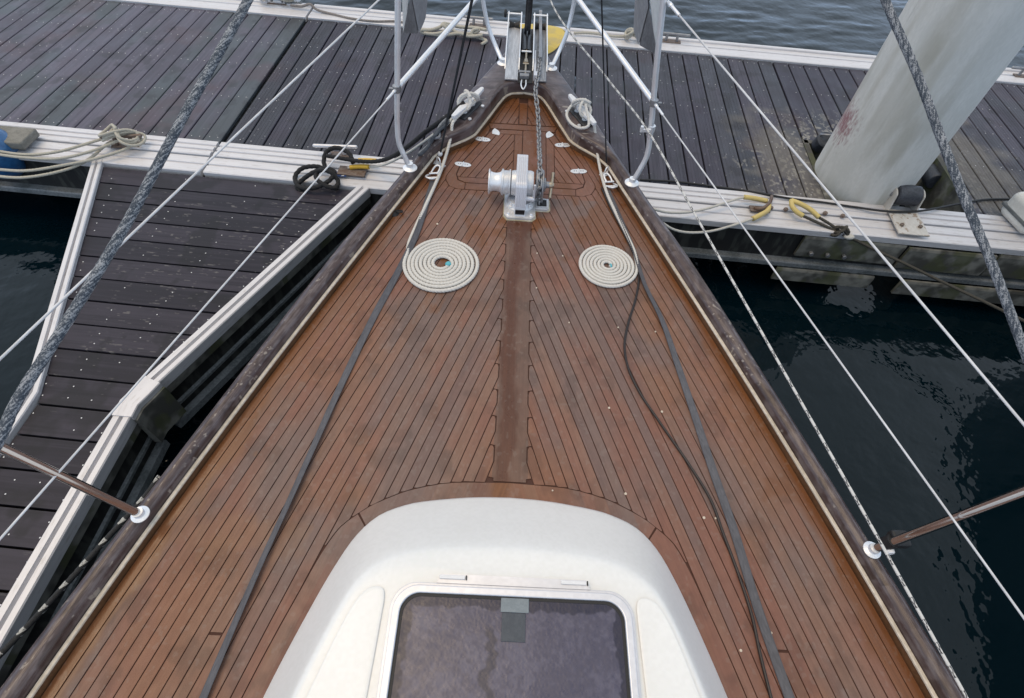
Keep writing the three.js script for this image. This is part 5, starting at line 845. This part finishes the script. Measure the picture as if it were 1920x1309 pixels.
const rusty = std({ map: tex(128, 128, (u, v) => mix3([0.11, 0.055, 0.03], [0.26, 0.23, 0.21], fbm(u * 12, v * 12, 4, 12)), { srgb: true }), metalness: 0.4, roughness: 0.65 });
const pts = (list, y) => list.map(p => onY(p[0], p[1], p[2] ?? y));
function dockCleat(px, py, parent, ang = 0, m = dullSteel, len = 0.13) { const c = onY(px, py, PY + 0.02), k = part('mooring_cleat', parent), y = PY + 0.018; const sh = a => a.rotateY(-PA + ang).translate(c.x, 0, c.z); mesh('horn', sh(new THREE.CapsuleGeometry(0.013, len * 2, 6, 12).rotateZ(Math.PI / 2).translate(0, y + 0.072, 0)), m, k); for (const e of [-1, 1]) mesh('leg', sh(rod(V(e * 0.055, y, 0), V(e * 0.05, y + 0.066, 0), 0.013, 10)), m, k); mesh('base', sh(new RoundedBoxGeometry(0.19, 0.010, 0.06, 2, 0.003).translate(0, y + 0.004, 0)), rusty, k); return c; }
function knot(c, y, rx, rz, turns, R, seedN, ang = 0) { const o = []; for (let i = 0; i <= turns * 12; i++) { const t = i / 12 * Math.PI * 2, k = hash(i, seedN) - 0.5, q = 0.75 + 0.35 * hash(Math.floor(i / 6), seedN + 3); const a = rx * q * Math.sin(t) + 0.012 * k, b = rz * q * Math.sin(2 * t + 0.7 * hash(Math.floor(i / 12), seedN + 9)) + 0.010 * k; o.push(V(c.x + a * Math.cos(ang) - b * Math.sin(ang), y + 0.030 * (1 + Math.cos(2 * t)) + 0.012 * (i / 12) + 0.008 * k, c.z + a * Math.sin(ang) + b * Math.cos(ang))); } return o; }
// old cream lines on the left cleat, led out of the picture to the neighbour on the left
{
  const c = dockCleat(236, 272, walkL, 0.25, rusty), y = PY + 0.06;
  const t = thing('mooring_line', 'weathered cream mooring rope bunched on the left walkway cleat', 'rope');
  const R = 0.0105;
  mesh('hitch', rope3(knot(c, PY + 0.045, 0.14, 0.075, 4, R, 11, 0.2), R, 0.009), oldRope, t);
  for (const [l, e] of [[[[222, 250], [170, 267], [110, 284], [55, 290], [0, 284], [-90, 262]], 0.05], [[[226, 262], [172, 283], [112, 297], [52, 296], [0, 290], [-90, 272]], 0.05], [[[258, 262], [240, 277], [176, 298], [112, 311], [52, 320], [0, 318], [-90, 305]], 0.02], [[[226, 256], [198, 272], [170, 296], [138, 313], [92, 326], [42, 333], [0, 331], [-90, 318]], 0.0]]) mesh('bight', rope3(l.map((p, i) => onY(p[0], p[1], PY + 0.075 + (e - 0.07) * Math.min(1, i / 3))), R, 0.010), oldRope, t);
}
// black line made up on the cleat beside the bow, with yellow chafe sleeves and a white line to the yacht
{
  const c = dockCleat(632, 290, walkR, 0.1, alu, 0.15); const y = PY + 0.05;
  const t = thing('mooring_line', 'black mooring rope looped over the walkway cleat beside the finger, led to the bow', 'rope');
  const R = 0.0165;
  mesh('hitch', rope3(pts([[662, 306, y + 0.03], [655, 288, y + 0.06], [630, 277, y + 0.08], [612, 285, y + 0.06], [607, 303, y + 0.02], [609, 316, y], [594, 312, y + 0.01], [566, 316, y], [553, 332, y - 0.03], [562, 350, y - 0.04], [590, 352, y - 0.02], [618, 338, y + 0.01], [627, 322, y + 0.02], [606, 316, y + 0.03], [592, 330, y + 0.02], [606, 346, y], [628, 352, y - 0.02], [634, 340, y - 0.01], [618, 322, y + 0.04], [596, 320, y + 0.04], [566, 338, y - 0.02], [556, 350, y - 0.05], [570, 362, y - 0.08], [604, 368, y - 0.09], [628, 360, y - 0.08], [632, 346, y - 0.04]]), R, 0.009), blackRope, t);
  const bc = cleatAt[-1];
  mesh('standing_part', rope3([...pts([[612, 292, y + 0.05], [640, 297, y + 0.05], [672, 302, y + 0.045], [700, 303, y + 0.06], [725, 298, y + 0.12]]), onY(760, 278, -0.35), onY(800, 246, -0.05), onY(838, 219, 0.115), bc.c.clone().add(V(-0.02, 0.0, 0.02))], 0.015, 0.012), blackRope, t);
  const w = thing('mooring_line', 'white braided mooring line with bright yellow sleeves leading to the left bow cleat', 'rope');
  const wp = [...pts([[652, 315, y - 0.01], [672, 312, y], [696, 313, y + 0.01], [722, 308, y + 0.09]]), onY(762, 288, -0.36), onY(800, 262, -0.10), onY(834, 236, 0.10), bc.c.clone().add(V(-0.03, -0.02, 0.05))];
  mesh('line', rope3(wp, 0.009, 0.012), paleRope, w);
  mesh('chafe_sleeve', tube(pts([[656, 314, y - 0.006], [672, 312.5, y], [692, 313, y + 0.008]]), 0.0165, 0.01, 12), yellow, w);
  mesh('chafe_sleeve', tube(pts([[672, 301, y + 0.02], [690, 301, y + 0.02], [706, 302, y + 0.03]]), 0.0165, 0.01, 12), yellow, w);
  const b = onY(668, 321, PY + 0.03); mesh('bollard_plate', new RoundedBoxGeometry(0.20, 0.012, 0.10, 2, 0.003).rotateY(-PA).translate(b.x - 0.03, PY + 0.026, b.z), rusty, walkR);
  // blue number tag
  const q = onY(641, 327, PY + 0.022), cv = document.createElement('canvas'); cv.width = 128; cv.height = 64; const cx = cv.getContext('2d'); cx.fillStyle = '#1c3a6e'; cx.fillRect(0, 0, 128, 64); cx.fillStyle = '#e8eaec'; cx.font = 'bold 52px sans-serif'; cx.textAlign = 'center'; cx.textBaseline = 'middle'; cx.save(); cx.translate(98, 34); cx.rotate(Math.PI); cx.fillText('5', 0, 0); cx.restore();
  const tt = new THREE.CanvasTexture(cv); tt.colorSpace = THREE.SRGBColorSpace; const pl = new THREE.BoxGeometry(0.11, 0.003, 0.055); mesh('number_tag', pl.rotateY(-PA + 0.06).translate(q.x - 0.02, PY + 0.0235, q.z), std({ map: tt, roughness: 0.5 }), walkR);
  // the deck fluff of dark line lying on the bow rail
  const f = thing('rope_tail', 'loose tangle of dark blue-grey rope lying on the left bow rail', 'rope');
  for (let k = 0; k < 5; k++) { const o = []; for (let i = 0; i < 7; i++) { const s = i / 6; o.push(onY(mix(790, 846, s) + 10 * (hash(k, i) - 0.5), mix(292, 226, s) + 12 * (hash(k + 9, i) - 0.5) - 6, 0.095 + 0.010 * k * 0.5 + 0.006 * hash(i, k * 3))); } mesh('strand', rope3(o, 0.0075, 0.008), k === 2 ? ropeCol([0.10, 0.11, 0.13], [0.30, 0.31, 0.33]) : ropeCol([0.020, 0.026, 0.036], [0.075, 0.085, 0.10]), f); }
}
// right-hand white line with yellow sleeves
{
  const t = thing('mooring_line', 'white rope with two yellow chafe sleeves hooked on the walkway edge right of the bow', 'rope'), y = PY + 0.05;
  const a = pts([[1225, 392, y + 0.06], [1250, 398, y + 0.02], [1290, 398, y], [1330, 390, y], [1370, 377, y + 0.01], [1396, 370, y + 0.02], [1425, 373, y + 0.02], [1441, 378, y + 0.01]]), b = pts([[1441, 380, y + 0.01], [1440, 395, y], [1424, 404, y - 0.01], [1408, 411, y - 0.02], [1370, 424, y - 0.05], [1330, 434, y - 0.08], [1290, 436, y - 0.08], [1262, 430, y - 0.05], [1238, 415, y + 0.02]]);
  mesh('line', rope3([...a, ...b], 0.0095, 0.012), paleRope, t);
  mesh('chafe_sleeve', tube(pts([[1395, 369.5, y + 0.022], [1415, 372, y + 0.022], [1438, 377, y + 0.014]]), 0.0175, 0.01, 12), oldYellow, t);
  mesh('chafe_sleeve', tube(pts([[1442, 384, y + 0.008], [1439, 395, y + 0.002], [1424, 404, y - 0.008], [1411, 410.5, y - 0.018]]), 0.0175, 0.01, 12), oldYellow, t);
  const k = part('mooring_hook', walkR); mesh('hook', tube(pts([[1414, 391, PY + 0.03], [1428, 391, PY + 0.05], [1440, 384, PY + 0.07], [1446, 374, PY + 0.05], [1447, 368, PY + 0.03]]), 0.012, 0.012, 8), rusty, k);
  const b2 = onY(1425, 391, PY + 0.03); mesh('base', new RoundedBoxGeometry(0.14, 0.012, 0.06, 2, 0.003).rotateY(-PA).translate(b2.x, PY + 0.024, b2.z), rusty, k);
  for (const [x, yy] of [[1474, 392], [1548, 399], [1581, 404], [1446, 389]]) { const q = onY(x, yy, PY + 0.03); mesh('bolt', rod(V(q.x, PY + 0.016, q.z), V(q.x, PY + 0.036, q.z), 0.016, 6, 0.002), rusty, k); }
}
{
  const t = thing('mooring_line', 'weed-fouled dark rope tied at the walkway edge left of the pile', 'rope'), y = PY + 0.05;
  const ring = pts([[1484, 376, y + 0.02], [1486, 388, y + 0.02], [1495, 398, y + 0.01], [1506, 405, y]]), ring2 = pts([[1484, 376, y + 0.02], [1500, 382, y + 0.03], [1518, 392, y + 0.02], [1536, 408, y]]);
  mesh('chafe_sleeve', tube(ring, 0.017, 0.01, 12), oldYellow, t); mesh('chafe_sleeve', tube(ring2, 0.017, 0.01, 12), oldYellow, t);
  const tail = pts([[1575, 438, y - 0.06], [1600, 448, y - 0.09], [1640, 468, y - 0.13], [1700, 496, y - 0.17], [1770, 530, y - 0.2], [1850, 568, y - 0.2], [1930, 606, y - 0.18], [2050, 655, y - 0.10]]);
  mesh('line', rope3([...pts([[1506, 405, y], [1530, 416, y - 0.02], [1556, 428, y - 0.04]]), ...tail], 0.0105, 0.012), darkRope, t);
  mesh('line', rope3(pts([[1536, 408, y], [1556, 420, y - 0.02], [1578, 436, y - 0.05], [1590, 444, y - 0.08]]), 0.0105, 0.01), darkRope, t);
  const kc = onY(1576, 437, y - 0.05); mesh('knot', rope3(knot(kc, y - 0.075, 0.05, 0.03, 2.5, 0.011, 31), 0.011, 0.008), darkRope, t);
  mesh('rag', new THREE.IcosahedronGeometry(0.03, 2).scale(1.3, 0.6, 0.8).translate(onY(1592, 444, y - 0.05).x, y - 0.05, onY(1592, 444, y - 0.05).z), paleRope, t);
}
// black cable along the walkway edge
tag(mesh('shore_cable', sweep(smooth(pts([[1200, 337, PY + 0.012], [1270, 341, PY + 0.012], [1340, 350, PY + 0.012], [1400, 358, PY + 0.02], [1480, 372, PY + 0.03], [1540, 379, PY + 0.03], [1600, 388, PY + 0.03], [1662, 396, PY + 0.05], [1720, 396, PY + 0.05], [1800, 382, PY + 0.02], [1850, 374, PY + 0.01], [1920, 374, PY + 0.01], [2000, 376, PY + 0.01]]), 0.02), 0.008, 8), black), 'black cable lying along the inner edge of the right walkway past the pile', 'cable');
// gear on the far edge of the walkway
{
  const y = PY + 0.045, t = thing('mooring_line', 'heap of cream rope lying on the far walkway edge just left of the bow', 'rope');
  mesh('rope', rope3(pts([[912, 56, y + 0.05], [890, 52, y + 0.02], [860, 50, y], [832, 44, y + 0.03], [826, 50, y + 0.03], [808, 56, y], [788, 57, y], [792, 61, y - 0.02], [820, 63, y - 0.01], [838, 55, y + 0.03], [830, 46, y + 0.06], [845, 52, y + 0.03], [858, 62, y], [870, 64, y - 0.01], [888, 62, y], [900, 55, y + 0.04], [888, 56, y + 0.03], [884, 64, y], [902, 72, y - 0.03], [912, 77, y - 0.03], [903, 83, y - 0.04]]), 0.016, 0.016), oldRope, t);
  mesh('rope', rope3(pts([[795, 62, y - 0.02], [830, 66, y - 0.02], [862, 63, y], [880, 68, y - 0.01], [905, 66, y + 0.01]]), 0.016, 0.016), oldRope, t);
  dockCleat(898, 48, walkR, 0, dullSteel);
  const t2 = thing('mooring_line', 'rope hitched on the far walkway cleat at the top left, tail draped alongside', 'rope'), c = dockCleat(520, 6, walkR, 0, dullSteel);
  mesh('hitch', rope3(knot(c, PY + 0.05, 0.15, 0.07, 3, 0.014, 51), 0.014, 0.014), oldRope, t2);
  mesh('tail', rope3(pts([[545, 10, y], [565, 12, y], [582, 8, y + 0.03], [592, 17, y], [625, 27, y - 0.02], [660, 35, y - 0.02], [700, 40, y - 0.02], [740, 40, y - 0.02], [756, 42, y - 0.02]]), 0.012, 0.014), ropeCol([0.12, 0.10, 0.09], [0.30, 0.27, 0.25]), t2);
  const t3 = thing('mooring_line', 'cream rope knotted on the far walkway edge right of the bow', 'rope'), kc = onY(1186, 70, PY + 0.05);
  mesh('knot', rope3(knot(kc, PY + 0.03, 0.07, 0.05, 3, 0.014, 71), 0.014, 0.012), oldRope, t3);
  mesh('line', rope3(pts([[1076, 62, y], [1110, 62, y], [1150, 68, y], [1184, 68, y]]), 0.013, 0.014), oldRope, t3);
  dockCleat(1258, 78, walkR, 0, dullSteel, 0.16); dockCleat(1920, 143, walkR, 0, dullSteel, 0.16);
}
// spring line with pale tracer hanging between hull and finger
{
  const m = std({ map: tex(512, 64, (u, v) => { const s = u * 9, f = s - Math.floor(s); return f < 0.32 && Math.abs(((v * 2 + f) % 1) - 0.5) < 0.33 && vn(u * 300, v * 20) > 0.2 ? [0.40, 0.39, 0.36] : mix3([0.008, 0.008, 0.009], [0.03, 0.03, 0.03], vn(u * 300, v * 30)); }, { srgb: true }), roughness: 0.85 }); m.map.repeat.set(1.4, 16);
  tag(mesh('spring_line', rope3([[300, 893, 0.0], [268, 936, -0.02], [206, 1004, -0.06], [134, 1084, -0.10], [78, 1146, -0.13], [19, 1208, -0.15], [-60, 1290, -0.16], [-160, 1390, -0.16]].map(p => onY(...p)), 0.010, 0.012), m), 'black rope with pale flecks hanging outside the left rail above the finger gap', 'rope');
}
// service pedestal on the far edge
{
  const c = onY(552, 6, PY + 0.02), t = thing('service_pedestal', 'white ribbed pedestal base on the far walkway edge, top left', 'pedestal');
  mesh('column', new RoundedBoxGeometry(0.13, 0.9, 0.13, 3, 0.02).translate(c.x, PY + 0.47, c.z - 0.04), whitePaint, t);
  for (let k = -2; k <= 2; k++) mesh('rib', boxAt(0.010, 0.86, 0.012, c.x + k * 0.024, PY + 0.46, c.z + 0.028, 0.003), whitePaint, t);
  mesh('foot', new RoundedBoxGeometry(0.17, 0.025, 0.17, 2, 0.006).translate(c.x, PY + 0.032, c.z - 0.04), ledgeMat, t);
}
// fender and pad at the left edge, white corner buffer at the right edge
{
  const c = onY(4, 284, PY - 0.02), t = thing('fender', 'blue ball fender hanging beside the grey pad at the left edge', 'fender'), skin = phy({ map: mottled([0.018, 0.085, 0.22], [0.03, 0.13, 0.30], 128, 5, 5), roughness: 0.35, clearcoat: 0.3 });
  mesh('body', new THREE.SphereGeometry(0.17, 32, 24).scale(1, 1.12, 0.95).translate(c.x - 0.03, c.y + 0.0, c.z + 0.02), skin, t);
  mesh('eye', lathe([[0, 0], [0.05, 0], [0.04, 0.03], [0.025, 0.06], [0, 0.065]], V(c.x - 0.03, c.y + 0.17, c.z + 0.02), V(0.25, 1, 0), 16), std({ color: lin(0.012, 0.02, 0.05), roughness: 0.5 }), t);
  const p = onY(22, 258, PY + 0.06); tag(mesh('dock_pad', new RoundedBoxGeometry(0.36, 0.06, 0.19, 3, 0.012).rotateY(-PA).translate(p.x - 0.04, PY + 0.062, p.z), std({ map: mottled([0.15, 0.145, 0.125], [0.22, 0.21, 0.185], 128, 8, 8), roughness: 0.8 })), 'grey padded block on the walkway edge behind the blue fender', 'pad');
  const b = onY(1917, 402, PY + 0.10), k = thing('corner_buffer', 'white moulded corner buffer on the walkway edge at the far right', 'buffer');
  mesh('body', new RoundedBoxGeometry(0.20, 0.20, 0.28, 4, 0.05).rotateY(-PA + 0.2).translate(b.x + 0.04, PY + 0.12, b.z), std({ map: mottled([0.60, 0.59, 0.55], [0.72, 0.71, 0.67], 128, 6, 6), roughness: 0.5 }), k);
  mesh('strap', new RoundedBoxGeometry(0.21, 0.03, 0.29, 3, 0.01).rotateY(-PA + 0.2).translate(b.x + 0.04, PY + 0.10, b.z), ledgeMat, k);
}

// ================================================================== NEIGHBOUR IN THE NEXT BERTH (outside the frame; the water on the right mirrors its dark side)
{
  const t = thing('neighbouring_yacht', 'dark hulled yacht in the next berth, seen as a reflection on the right', 'yacht');
  const half = z => 1.55 * Math.pow(Math.min(1, Math.max(0, (z + 3.15) / 3.6)), 0.62), X = 4.88, rows = [], deck = [];
  for (let z = 5; z > -3.1; z -= 0.15) { const h = half(z), r = []; for (let k = -6; k <= 6; k++) { const s = Math.sign(k), q = Math.abs(k) / 6; r.push([X + s * h * Math.pow(q, 0.35) * (0.72 + 0.28 * q), mix(-1.9, 0.12, Math.pow(q, 1.4)), z + (1 - q) * 0.7 * ss(-1, -3.1, z)]); } rows.push(r); deck.push([h, z]); }
  mesh('hull', loft(rows), hullMat, t);
  mesh('deck', slab([...deck.map(p => [X + p[0] - 0.02, p[1]]), ...deck.slice().reverse().map(p => [X - p[0] + 0.02, p[1]])], 0.10, 0.03), greyBlack, t);
  mesh('cabin', new RoundedBoxGeometry(1.7, 0.7, 4.2, 4, 0.16).translate(X, 0.40, 2.2), hullMat, t);
  mesh('mast', rod(V(X, 0.1, 0.4), V(X, 12, 0.4), 0.08, 16), dullSteel, t);
}

renderer.render(scene, camera);
